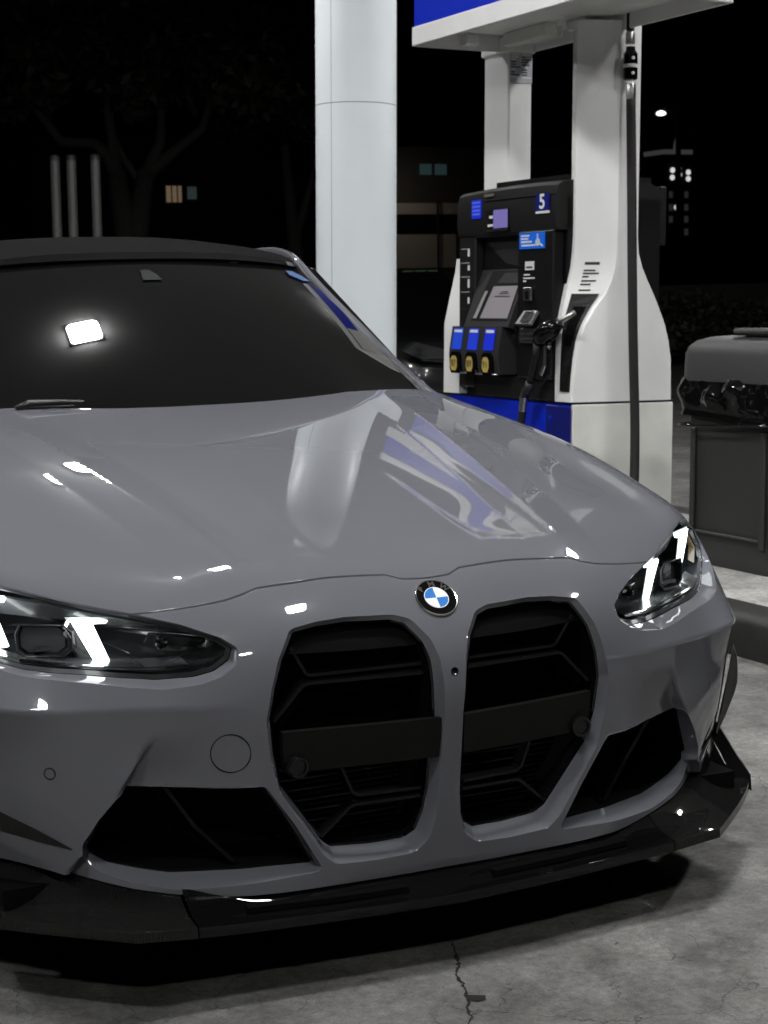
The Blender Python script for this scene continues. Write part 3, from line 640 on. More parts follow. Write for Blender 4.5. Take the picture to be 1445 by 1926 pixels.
# ------------------------------------------------------------------ background
M['bark']=mat('bark',(.05,.046,.042),.9,bump=.5,bscale=40)
M['leaf']=mat('leaf',(.022,.027,.015),.6)
def pole(x,y,zt,lab):
    t=empty('bollard_pole',(x,y,0));tag(t,lab,'pole','slim grey poles behind the car')
    mb=MB();mb.tube([(0,0,0),(.03,.02,zt-.1),(.031,.02,zt)],[.045,.043,.043],12);mb.build('pole_shaft',mat('galvanised',(.10,.10,.097),.5,metal=.2),t,ang=40)
    mb=MB();mb.lathe([(.047,0),(.047,.03),(.03,.05)],12,(.031,.02,zt));mb.build('pole_cap',M['pgrey'],t,ang=40)
pole(2.33,12.37,2.40,'leftmost slim grey pole above the car roof');pole(2.46,12.31,2.40,'middle slim grey pole above the car roof');pole(2.65,12.22,2.40,'rightmost slim grey pole above the car roof')
def leaf_cloud(n,blobs,size,seed):
    rg=np.random.default_rng(seed);V=[];F=[];w=np.array([b[3] for b in blobs]);w=w/w.sum()
    for i in range(n):
        b=blobs[rg.choice(len(blobs),p=w)];v=rg.normal(size=3);v/=np.linalg.norm(v);r_=b[3]*rg.uniform(.45,1.0)**.5;p=np.array(b[:3])+v*r_*np.array([1,1,.8])
        a=rg.normal(size=3);a/=np.linalg.norm(a);c=np.cross(a,rg.normal(size=3));c/=np.linalg.norm(c);s_=size*rg.uniform(.6,1.4);k=len(V)
        V+=[p-a*s_,p+c*s_*.45,p+a*s_,p-c*s_*.45];F.append((k,k+1,k+2,k+3))
    mb=MB();mb.add(V,F);return mb
T=empty('tree',(5.5,20.9,0));tag(T,'large dark tree with forked trunk behind the car','tree')
def tl(P): return [(p[0]-5.5,p[1]-20.9,p[2]) for p in P]
mb=MB()
for P,R in (([(5.45,20.8,0),(5.5,20.85,1.2),(5.45,20.9,2.0),(5.38,21.05,2.9)],[.26,.22,.17,.13]),([(5.5,20.85,1.1),(5.6,20.87,2.1),(5.76,20.87,2.91)],[.2,.16,.12]),([(5.76,20.87,2.85),(5.9,20.85,3.15),(5.97,20.84,3.3),(6.02,20.87,3.9)],[.11,.09,.07,.05]),([(5.76,20.87,2.85),(6.0,20.8,3.05),(6.22,20.71,3.23),(6.5,20.6,3.45),(6.65,20.55,3.9)],[.11,.09,.07,.06,.04]),([(5.38,21.05,2.85),(5.3,21.1,3.1),(5.14,21.21,3.29),(4.7,21.4,3.33),(4.45,21.6,3.75),(4.4,21.65,4.3)],[.11,.1,.08,.07,.06,.04]),([(5.38,21.05,2.85),(5.36,21.15,3.4),(5.3,21.18,4.1)],[.10,.07,.05]),([(5.7,20.9,2.7),(5.5,21.1,3.1),(5.35,21.2,3.5)],[.06,.05,.04])):
    mb.tube(tl(P),R,9)
mb.build('trunk',M['bark'],T,smooth=True)
leaf_cloud(9000,[(-1.4,.7,4.3,.9),(-.8,.4,5.2,1.3),(.2,0,4.9,1.3),(1.1,-.3,4.6,1.1),(1.7,-.5,4.1,.7),(-.3,.3,6.3,1.5),(.9,0,6.2,1.3),(-1.9,.9,5.4,1.0),(.2,.1,4.1,.6)],.10,3).build('crown',M['leaf'],T)
T2=empty('tree',(8.4,22.2,0));tag(T2,'smaller dark tree between the large tree and the white column','tree')
mb=MB();mb.tube([(0,0,0),(.1,0,1.6),(0,.1,3.4)],[.16,.12,.07],8);mb.tube([(.08,0,1.9),(.5,0,3.2)],[.08,.04],7);mb.build('trunk',M['bark'],T2,smooth=True)
leaf_cloud(4500,[(-.3,0,4.2,.8),(.4,0,4.0,.7),(.1,.2,4.9,.8),(-.8,.1,3.8,.5)],.09,5).build('crown',M['leaf'],T2)
# hedge along the back of the forecourt
hg=leaf_cloud(16000,[(x,13.6+.18*math.sin(x*3)-.46*(x-11)*0,.55+.08*math.sin(x*2.1),.62) for x in np.arange(6.2,20,.45)],.055,9)
H_=hg.build('hedge',mat('hedge leaf',(.05,.055,.035),.6));H_.location=(0,4.5,0);tag(H_,'clipped dark hedge behind the pump and bins','hedge',kind='stuff')
mb=MB();mb.box((5.5,19.2,0),(26,19.5,1.15));w_=mb.build('boundary_wall',mat('dim wall',(.05,.048,.044),.8,noise=.3,nscale=3));tag(w_,'low dark wall behind the hedge','wall')
# low building with a pale band, left of the pump
B=empty('building',(17.5,36.5,0));tag(B,'dim low building with pale wall panels between column and pump','building')
M['bwall']=mat('building wall',(.50,.46,.42),.8,noise=.1,nscale=.6);M['bdark']=mat('building dark glass',(.012,.012,.012),.2)
mb=MB();mb.box((-1.3,0,0),(5,6,4.6));mb.build('wall',mat('building dark wall',(.07,.066,.062),.8),B)
for a,b,m_ in (((-1.3,-.04,2.95),(1.15,0,3.22),'bwall'),((-1.3,-.05,1.62),(1.0,0,2.45),'bwall'),((-1.3,-.03,2.46),(1.1,0,2.94),'bdark')):
    mb=MB();mb.box(a,b);mb.build('wall_panel' if m_=='bwall' else 'window_band',M[m_],B)
M['green']=mat('green window',(.2,.3,.2),.5,emit=(.3,.5,.3),es=.05);M['teal']=mat('teal window',(.1,.2,.2),.5,emit=(.2,.4,.42),es=.05)
for x in (-.35,0.0,.35):
    mb=MB();mb.box((x-.14,-.06,1.15),(x+.14,-.03,1.56));mb.build('window',M['green'],B)
for x in (.2,.62):
    mb=MB();mb.box((x-.17,-.06,3.92),(x+.15,-.03,4.18));mb.build('window',M['teal'],B)
ld=bpy.data.lights.new('wall_fill_light','AREA');ld.energy=3.2;ld.size=.3;ld.color=(1,.86,.72);lo=bpy.data.objects.new('wall_fill_light',ld);COL.objects.link(lo);lo.parent=B;lo.location=(-1.0,-1.5,3.9);lo.rotation_euler=(math.radians(38),0,math.radians(-8))  # unseen area light added to brighten the wall panels
mb=MB();mb.tube([(.42,-.2,0),(.43,-.2,3.3)],.03,6);mb.build('downpipe',M['pblack'],B)
mb=MB();mb.lathe([(.01,0),(.09,.02),(.11,.1),(.06,.17),(.01,.19)],12,(1.55,-2.0,1.05));o=mb.build('garden_light',mat('warm globe',(1,1,.8),.5,emit=(1,.95,.65),es=.8));o.location=(17.4,36.2,0);tag(o,'small warm round light left of the pump','lamp')
# distant house with one lit window
HB=empty('house',(13.1,42,0));tag(HB,'dark house with one lit window seen above the car roof','house')
mb=MB();mb.box((-4,0,0),(4,5,5.2));mb.build('wall',mat('night wall',(.03,.03,.03),.9),HB)
M['warm']=mat('lit window warm',(.5,.4,.3),.5,emit=(1,.72,.45),es=.11);M['cool']=mat('lit window cool',(.2,.3,.3),.5,emit=(.5,.65,.7),es=.04)
mb=MB();mb.box((-.42,-.05,3.52),(.0,-.02,3.95));mb.build('window',M['warm'],HB)
mb=MB();mb.box((.17,-.05,3.6),(.42,-.02,3.93));mb.build('window',M['cool'],HB)
for x in (-.28,-.12):
    mb=MB();mb.box((x-.015,-.07,3.5),(x+.015,-.05,3.97));mb.build('window_bar',M['ink'],HB)
# street lamp
SL_=empty('street_lamp',(20.3,30,0));tag(SL_,'lit street lamp right of the hose column','street lamp')
mb=MB();mb.tube([(.55,0,-.3),(.5,0,4.6),(.42,0,4.9),(.12,0,4.97)],[.08,.06,.05,.04],8);mb.build('lamp_post',mat('lamp post',(.004,.004,.004),.8,spec=.1),SL_,smooth=True)
mb=MB();mb.lathe([(.02,.0),(.08,.015),(.115,.05),(.08,.09),(.02,.11)],14,(.05,0,4.80));mb.build('lamp_head',mat('street lamp glow',(1,1,1),.5,emit=(.95,.97,1),es=2.2),SL_,smooth=True)
# far tower
TW=empty('tower_building',(53.8,78.6,0));tag(TW,'distant tower with a few lit windows and mast','building')
mb=MB();mb.box((-.95,0,0),(.85,2,7.95));mb.build('wall',mat('tower dark',(.015,.015,.017),.9),TW)
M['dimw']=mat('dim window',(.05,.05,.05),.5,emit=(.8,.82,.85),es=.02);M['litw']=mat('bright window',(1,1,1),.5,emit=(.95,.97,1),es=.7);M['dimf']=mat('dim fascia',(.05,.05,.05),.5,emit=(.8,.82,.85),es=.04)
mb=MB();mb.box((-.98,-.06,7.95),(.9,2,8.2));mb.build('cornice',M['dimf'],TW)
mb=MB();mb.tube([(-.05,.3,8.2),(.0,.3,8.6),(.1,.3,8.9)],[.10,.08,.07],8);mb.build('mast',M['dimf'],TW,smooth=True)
for x,z in ((-.42,7.08),(-.44,6.68),(.0,7.18),(.04,6.84),(.62,6.97),(.62,6.62),(-.16,5.05)):
    mb=MB();mb.lathe([(.02,0),(.15,.02),(.15,.05)],10,(x,-.02,z),(0,-1,0));mb.build('window',M['litw'],TW)
for z in (5.75,5.05,4.4,3.7):
    for x in (-.52,-.02,.5):
        if RN.random()<.8:
            mb=MB();mb.box((x-.12,-.05,z-.18),(x+.12,-.02,z+.18));mb.build('window',M['dimw'],TW)
# parked black car beyond the island
M['bk']=mat('black car paint',(.006,.006,.007),.3,coat=1)
PC=empty('parked_car',(5.35,9.95,0));tag(PC,'black car parked beyond the island, headlight showing past the column','car')
rows=[]
for y,w,zh,zb in ((0,.62,.56,.25),(.06,.74,.66,.2),(.25,.84,.78,.2),(.6,.88,.84,.2),(1.2,.90,.94,.2),(1.7,.90,1.0,.2),(3.4,.90,1.02,.2),(4.4,.82,.98,.25),(4.55,.7,.7,.3)):
    rows.append([(-w*.96,y,zb),(-w,y,(zb+zh)/2),(-w*.97,y,zh-.08),(-w*.85,y,zh),(0,y,zh+.03),(w*.85,y,zh),(w*.97,y,zh-.08),(w,y,(zb+zh)/2),(w*.96,y,zb)])
mb=MB();mb.grid(np.array(rows),closed=True,flip=True);mb.f.append(tuple(range(9)));mb.f.append(tuple(8*9+i for i in range(9))[::-1]);mb.build('body',M['bk'],PC,smooth=True)
rows=[[(-.7,1.35,.98),(-.62,1.75,1.2),(-.58,2.1,1.38),(.58,2.1,1.38),(.62,1.75,1.2),(.7,1.35,.98)],[(-.72,3.6,1.0),(-.62,3.3,1.2),(-.56,2.9,1.36),(.56,2.9,1.36),(.62,3.3,1.2),(.72,3.6,1.0)]]
mb=MB();mb.grid(np.array(rows),closed=False);mb.f.append((0,1,2,3,4,5));mb.f.append((11,10,9,8,7,6));mb.build('cabin',M['glassblack'],PC)
for sg in (-1,1):
    mb=MB();mb.prism([(sg*.80,.02,.73),(sg*.70,-.03,.80),(sg*.50,-.075,.745),(sg*.36,-.085,.68),(sg*.42,-.08,.655),(sg*.66,-.04,.665)],(0,.1,0));hl=mb.build('headlight',M['hl_black'],PC)
    mb=MB();mb.bar([(sg*.66,-.045,.655),(sg*.50,-.085,.64),(sg*.40,-.095,.632)],.016,.01,(0,1,0));mb.build('lamp_strip',M['reflector'],hl)
    mb=MB();mb.bar([(sg*.72,-.045,.745),(sg*.66,-.06,.715)],.03,.01,(0,1,0));mb.build('lamp_lens',M['reflector'],hl)
    for y in (.85,3.6):
        mb=MB();mb.lathe([(.1,-.1),(.3,-.1),(.32,-.07),(.32,.07),(.3,.1),(.1,.1)],24,(sg*.78,y,.32),(sg,0,0));mb.build('wheel',M['rubber'],PC,ang=40)
# ------------------------------------------------------------------ car: outlines on the skin
def v_at(u,z):
    vg=np.linspace(0,VK[9],400);zz=S(np.full(400,u),vg,False)[:,2];return float(np.interp(z,zz,vg))
def densify(P,step=.011,closed=True):
    P=np.asarray(P,float);out=[];n=len(P)
    for i in range(n if closed else n-1):
        a,b=P[i],P[(i+1)%n];k=max(1,int(np.ceil(np.linalg.norm((b-a)[:2])/step)))
        for j in range(k): out.append(a+(b-a)*j/k)
    if not closed: out.append(P[-1])
    return np.array(out)
def chaikin(P,n=2):
    for _ in range(n):
        Q=np.roll(P,-1,axis=0);P=np.stack([.75*P+.25*Q,.25*P+.75*Q],1).reshape(-1,P.shape[1])
    return P
def area(P): x,y=P[:,0],P[:,1];return .5*np.sum(x*np.roll(y,-1)-np.roll(x,-1)*y)
def offset(P,d):
    """move a closed CCW outline outwards by d (per point)"""
    T=np.roll(P[:,:2],-1,axis=0)-np.roll(P[:,:2],1,axis=0);T/=np.linalg.norm(T,axis=1)[:,None]+1e-12
    N=np.stack([T[:,1],-T[:,0]],1);return P[:,:2]+N*np.asarray(d)[:,None]
def inpoly(Q,P):
    Q=np.asarray(Q);x,y=Q[:,0],Q[:,1];c=np.zeros(len(Q),bool);n=len(P);j=n-1
    for i in range(n):
        xi,yi=P[i];xj,yj=P[j]
        t=((yi>y)!=(yj>y));t[t]&=x[t]<(xj-xi)*(y[t]-yi)/(yj-yi)+xi
        c^=t;j=i
    return c
def outline(L,has_y=False):
    """rows (x,z,rec|y,d) -> dense rows (u,v,rec), outer outline (u,v)"""
    A=[]
    for x,z,r,d in L:
        v=v_at(x,z)
        if has_y: r=r-S([x],[v])[0,1]
        A.append((x,v,r,d))
    A=np.array(A)
    if area(A)<0: A=A[::-1]
    A=chaikin(densify(A),2)
    return A[:,:3],offset(A,A[:,3])
# crease fold beside the lower intake and soft recess in the hood skin
_fa=np.array([.552,v_at(.55,.5)]);_fb=np.array([.664,v_at(.66,.275)])
def _fold(u,v):
    t=(v-_fa[1])/(_fb[1]-_fa[1]);ul=_fa[0]+(_fb[0]-_fa[0])*t
    de=ul-u
    D=.034*np.clip(de/.012,0,1)*(1-sst(.19,.315,v))*sst(.37,.57,u)
    return D,0*D
def _hoodpanel(u,v):
    # shallow pressed field with a crisp border, and the straight crease of the power bulge
    a=sst(.160,.182,u)*(1-sst(.322,.344,u-(v-.66)*.08))
    b=sst(.648,.670,v)*(1-sst(.78,1.2,v))
    w=a*b*.0016
    uc=.345+(v-.58)*.15;c=np.clip(1-np.abs(u-uc)/.085,0,1)*.0055*sst(.575,.66,v)*(1-sst(1.55,1.86,v))
    return 0*u,-w+c
EXTRA+= [_fold,_hoodpanel]
KID,KID_O=outline([(.290,.667,.014,.012),(.243,.674,.016,.013),(.19,.677,.016,.013),(.101,.674,.012,.013),(.076,.666,.014,.014),(.05,.633,.014,.014),(.039,.601,.016,.013),(.034,.563,.021,.012),(.030,.495,.021,.012),(.032,.399,.024,.012),(.033,.343,.026,.012),(.039,.298,.03,.014),(.051,.262,.034,.017),(.073,.247,.038,.02),(.14,.245,.042,.02),(.217,.249,.048,.02),(.237,.264,.042,.018),(.321,.385,.03,.013),(.338,.45,.022,.012),(.345,.518,.02,.012),(.335,.572,.016,.011),(.32,.619,.014,.011)])
INT,INT_O=outline([(.360,.395,.118,.003),(.48,.397,.172,.003),(.595,.399,.224,.004),(.625,.34,.25,.014),(.648,.291,.268,.017),(.645,.27,.276,.02),(.615,.25,.268,.022),(.583,.241,.255,.022),(.512,.226,.226,.020),(.43,.227,.192,.017),(.342,.230,.160,.014),(.258,.227,.152,.006),(.305,.31,.135,.005)],True)
LMP,LMP_O=outline([(.397,.646,.159,.005),(.403,.624,.161,.005),(.430,.606,.165,.006),(.464,.596,.180,.007),(.525,.589,.222,.007),(.580,.593,.250,.007),(.631,.598,.280,.007),(.690,.602,.315,.006),(.734,.607,.350,.006),(.775,.618,.392,.006),(.800,.640,.425,.005),(.820,.660,.45,.007),(.830,.69,.475,.006),(.822,.722,.490,.005),(.795,.746,.495,.004),(.770,.750,.470,.004),(.748,.746,.442,.004),(.666,.727,.366,.004),(.568,.707,.277,.004),(.48,.686,.212,.004),(.418,.663,.172,.004)],True)
SEAM=[(0,.579),(.049,.580),(.078,.592),(.186,.589),(.264,.584),(.328,.583),(.360,.573),(.393,.566),(.495,.561),(.567,.554)]
SIDE=[(.800,.615),(.806,.66),(.815,.76),(.812,1.0),(.795,1.4),(.745,1.75),(.70,VM-.012)]
def shift(P,du,dv): return [(a+du,b+dv) for a,b in P]
# ------------------------------------------------------------------ car: panel mesher
WHEEL_F=(.875,.335)
def panel(name,poly,holes,h,m,parent,both=True,t=.012,noflange=(),cut=None,fmap=None):
    poly=densify(poly,h);cons=[poly]+[np.asarray(q)[:,:2] for q in holes]
    pts=[];edges=[]
    for P in cons:
        b=len(pts);n=len(P);pts+=[tuple(p) for p in P];edges+=[(b+i,b+(i+1)%n) for i in range(n)]
    bp=np.array(pts)
    lo=poly.min(0);hi=poly.max(0)
    gu=np.arange(lo[0],hi[0]+h,h);gv=np.arange(lo[1],hi[1]+h,h*.9)
    G=np.stack(np.meshgrid(gu,gv,indexing='ij'),-1)
    G[:,1::2,0]+=h/2;G=G.reshape(-1,2)
    k=inpoly(G,poly)
    for q in holes: k&=~inpoly(G,np.asarray(q)[:,:2])
    G=G[k]
    # keep clear of outlines
    dm=np.full(len(G),9.)
    for i in range(0,len(bp),200): dm=np.minimum(dm,np.sqrt(((G[:,None]-bp[None,i:i+200])**2).sum(-1)).min(1))
    G=G[dm>h*.55]
    allp=[Vector(p) for p in pts]+[Vector(p) for p in G]
    r=delaunay_2d_cdt(allp,edges,[],0,1e-7)
    V=np.array([tuple(p) for p in r[0]]);F=np.array([f for f in r[2] if len(f)==3])
    c=V[F].mean(1);k=inpoly(c,poly)
    for q in holes: k&=~inpoly(c,np.asarray(q)[:,:2])
    F=F[k]
    fm=fmap or S
    V[:,0]=np.maximum(V[:,0],0)
    P=fm(V[:,0],V[:,1])
    if cut is not None: F=F[~cut(P[F].mean(1))]
    e=P[F];nn=np.cross(e[:,1]-e[:,0],e[:,2]-e[:,0])
    if fmap is None: N=SN(V[:,0],V[:,1])
    else:
        hh=.003;N=np.cross(fm(V[:,0]+hh,V[:,1])-fm(V[:,0]-hh,V[:,1]),fm(V[:,0],V[:,1]+hh)-fm(V[:,0],V[:,1]-hh));N/=np.linalg.norm(N,axis=1)[:,None]+1e-12
    fl=np.einsum('ij,ij->i',nn,N[F].mean(1))<0;F[fl]=F[fl][:,::-1]
    used=np.unique(F);mp=-np.ones(len(V),int);mp[used]=np.arange(len(used));V=V[used];P=P[used];N=N[used];F=mp[F]
    # boundary loops -> rolled edge
    from collections import Counter
    ec=Counter();de={}
    for f in F:
        for i in range(3):
            a,b=int(f[i]),int(f[(i+1)%3]);ec[(min(a,b),max(a,b))]+=1;de[(min(a,b),max(a,b))]=(a,b)
    nf=[np.asarray(q)[:,:2] for q in noflange]
    be=[]
    for k2,c2 in ec.items():
        if c2==1:
            a,b=de[k2]
            if both and V[a,0]<1e-6 and V[b,0]<1e-6: continue
            mid=(V[a]+V[b])/2
            if any(np.min(((q-mid)**2).sum(1))<(.006)**2 for q in nf): continue
            be.append((a,b))
    vv=[p for p in P];no=[n for n in N];ff=[tuple(f) for f in F]
    if t>0 and be:
        acc={}
        for a,b in be:
            ed=P[b]-P[a];T=np.cross(ed,(N[a]+N[b])/2);T/=np.linalg.norm(T)+1e-12
            for q in (a,b): acc[q]=acc.get(q,0)+T
        r1={};r2={}
        for q,T in acc.items():
            T=T/(np.linalg.norm(T)+1e-12)
            r1[q]=len(vv);vv.append(P[q]+T*.0011-N[q]*.0008);m_=T+N[q];no.append(m_/np.linalg.norm(m_))
            r2[q]=len(vv);vv.append(P[q]+T*.0015-N[q]*t);no.append(T)
        for a,b in be:
            ff.append((b,a,r1[a],r1[b]));ff.append((r1[b],r1[a],r2[a],r2[b]))
    vv=np.array(vv);no=np.array(no)
    if both:
        n=len(vv);ctr=np.where((vv[:,0]<1e-6))[0];no[ctr,0]=0;mapi=np.arange(n)+n
        mapi[ctr]=ctr;ff2=[tuple(int(mapi[i]) for i in f)[::-1] for f in ff]
        vm=vv*np.array([-1,1,1]);nm=no*np.array([-1,1,1])
        vv=np.vstack([vv,vm]);no=np.vstack([no,nm]);ff=ff+ff2
    no/=np.linalg.norm(no,axis=1)[:,None]+1e-12
    mb=MB();mb.add(vv,ff);return mb.build(name,m,parent,nor=no)
def rim(name,IN,OUT,m,parent,curve=0.0,rings=(0,.06,.5,1.0)):
    """body-coloured strip from the skin edge OUT to the recessed outline IN"""
    a=S(OUT[:,0],OUT[:,1]);n=SN(OUT[:,0],OUT[:,1]);b=S(IN[:,0],IN[:,1]);b[:,1]+=IN[:,2]
    G=[]
    for t in rings:
        p=a+(b-a)*t+n*(.0012*(t>0)*(t<.2))-n*(curve*math.sin(math.pi*t))
        G.append(p)
    mb=MB();mb.grid(np.array(G),closed=True);return mb.build(name,m,parent,ang=35)
def inner3(IN):
    b=S(IN[:,0],IN[:,1]);b[:,1]+=IN[:,2];return b
def tunnel(name,IN,m,parent,lip=.005,back=.10,scale=.94):
    """black collar: a small ledge then a wall running back from the recessed outline"""
    b=inner3(IN);c=b.mean(0);T=np.roll(b,-1,0)-np.roll(b,1,0);q=np.stack([-T[:,2],T[:,0]],1);q/=np.linalg.norm(q,axis=1)[:,None]+1e-12
    i1=b.copy();i1[:,0]+=q[:,0]*lip;i1[:,2]+=q[:,1]*lip;i1[:,1]+=.003
    i2=i1.copy();i2[:,1]+=.012;i3=i1.copy();i3[:,1]=np.maximum(i1[:,1]+back,0);i3[:,0]=c[0]+(i3[:,0]-c[0])*scale;i3[:,2]=c[2]+(i3[:,2]-c[2])*scale
    mb=MB();mb.grid(np.array([b,i1,i2]),closed=True);mb.build(name,m,parent,ang=40)
    mb=MB();mb.grid(np.array([i2,i3]),closed=True)
    k=mb.n;n=len(b);ctr=i3.mean(0);mb.v.append(tuple(ctr));mb.n+=1
    mb.f+=[(n+j,n+(j+1)%n,k) for j in range(n)]
    return mb.build('duct',M['deepblack'],parent,ang=40)
M['drl_glow']=mat('light bar glow',(.6,.65,.65),.4,emit=(.9,1,.98),es=.55)  # glow painted around the light bars, not a lamp part
CAR=empty('car');tag(CAR,'grey coupe with black grille and carbon front lip parked at the fuel pump','car')
hood=panel('hood',SEAM+[(.60,.560),(.76,.59)]+SIDE+[(.45,VM-.006),(.2,VM-.004),(0,VM-.003)],[LMP_O],.011,M['paint'],CAR)
BP=[(0,.002)]+[(x,.002) for x in (.2,.4,.6,.75,.83)]+[(.845,.06),(.852,.2),(.858,.34),(.862,.44),(.84,.49),(.80,.53),(.60,.550)]+shift(SEAM[::-1],0,-.0058)
bumper=panel('bumper',BP,[KID_O,INT_O,LMP_O],.0085,M['paint'],CAR,noflange=(KID_O,INT_O,LMP_O))
FP=[(.845,.494),(.866,.445),(.92,.44),(.92,VM-.012)]+shift(SIDE[::-1],.0045,0)+[(.80,.56)]
cutw=lambda p:((p[:,1]-WHEEL_F[0])**2+(p[:,2]-WHEEL_F[1])**2)<.355**2
fen=panel('fender',FP,[LMP_O],.014,M['paint'],CAR,both=False,noflange=(LMP_O,),cut=cutw)
mirror_obj(fen)
# dark underlay seen through the panel gaps
_ug=np.linspace(-.84,.84,57);_vg=np.linspace(.44,VM-.03,60)
def _under():
    G=[]
    for u_ in _ug:
        p=S(np.full(len(_vg),abs(u_)),_vg);n=SN(np.full(len(_vg),abs(u_)),_vg);p=p-n*.03;p[:,0]=np.sign(u_)*p[:,0] if u_ else p[:,0];G.append(p)
    G=np.array(G);mb=MB()
    # leave the headlamp bays open
    F=[];a,b=G.shape[:2]
    for i in range(a-1):
        for j in range(b-1):
            um=abs((_ug[i]+_ug[i+1])/2);vm=(_vg[j]+_vg[j+1])/2
            if um>.36 and vm<.66: continue
            F.append((i*b+j,i*b+j+1,(i+1)*b+j+1,(i+1)*b+j))
    mb.add(G.reshape(-1,3),F);return mb.build('inner_panel',M['deepblack'],hood)
_under()
# ---------------- grilles
def at_y(x,z,y): return (x,y,z)
def make_grille(sg):
    g=rim('grille_surround',KID,KID_O,M['paint'],CAR)
    tunnel('grille_frame',KID,M['glossblack'],g,lip=.004,back=.13,scale=.97)
    A=lambda L:[(x,y,z) for x,z,y in L]
    def sl(L,w=.006,t=.03):
        mb=MB();mb.bar(A(L),w,t,(0,1,0));mb.build('slat',M['slat'],g)
    # upper blade: two edges with a sloping web between, diagonal stays to the frame
    sl([(.294,.640,.150),(.262,.586,.158),(.255,.582,.158),(.042,.586,.130)])
    sl([(.330,.506,.150),(.272,.566,.150),(.262,.569,.150),(.042,.570,.122)])
    mb=MB();mb.grid(np.array([A([(.258,.581,.165),(.15,.583,.15),(.042,.585,.137)]),A([(.266,.568,.140),(.15,.569,.128),(.042,.570,.112)])]));mb.build('slat',M['slat'],g)
    sl([(.198,.400,.150),(.178,.352,.150),(.168,.346,.150),(.045,.347,.135)])
    sl([(.238,.272,.165),(.182,.322,.158),(.172,.326,.158),(.045,.330,.140)])
    mb=MB();mb.grid(np.array([A([(.17,.345,.160),(.1,.346,.15),(.045,.346,.14)]),A([(.176,.326,.146),(.1,.328,.136),(.045,.330,.128)])]));mb.build('slat',M['slat'],g)
    # flat bar across the middle
    mb=MB();y0=.108
    a=[(.024,.490,.070),(.15,.4905,.083),(.322,.490,.112)];b=[(.026,.414,.080),(.15,.4135,.093),(.316,.412,.122)]
    G=np.array([[(x,y,z) for x,z,y in a],[(x,y-.001,z) for x,z,y in [(p[0],(p[1]+q[1])/2,(p[2]+q[2])/2) for p,q in zip(a,b)]],[(x,y,z) for x,z,y in b]])
    Gb=G+np.array([0,.016,0]);mb.grid(G,flip=False);mb.grid(Gb,flip=True)
    n=len(mb.v);per=[0,1,2,5,8,7,6,3];
    for i in range(8):
        p,q=per[i],per[(i+1)%8];mb.f.append((p,q,q+9,p+9))
    br=mb.build('grille_bar',M['barplate'],g,ang=40)
    mb=MB();c=(.296,.108,.424);mb.lathe([(.021,.014),(.021,-.003),(.019,-.006),(.0145,-.006),(.0135,-.002),(.0005,-.002)],28,c,(.12,1,.0));mb.build('parking_sensor',M['glossblack'],g,ang=40)
    # core mesh behind the lower opening
    for k in range(14):
        z=.262+k*.0105
        mb=MB();mb.box((.045,.215,z),(.30,.222,z+.0028));mb.build('core_strip',M['deepblack'] if k%2 else M['slat'],g)
    return g
gR=make_grille(1)
def mirror_tree(o,parent):
    c=mirror_obj(o,parent=parent)
    for ch in list(o.children): mirror_tree(ch,c)
    return c
mirror_tree(gR,CAR)
# ---------------- lower intakes
def make_intake():
    g=rim('air_intake',INT,INT_O,M['paint'],CAR,curve=-.004,rings=(0,.05,.25,.5,.75,1))
    tunnel('intake_duct',INT,M['deepblack'],g,lip=.004,back=.12,scale=.9)
    mb=MB();mb.bar([(.525,.235,.392),(.47,.238,.31),(.405,.215,.240)],.007,.06,(.25,1,0));mb.build('intake_vane',M['slat'],g)
    return g
iR=make_intake();mirror_tree(iR,CAR)
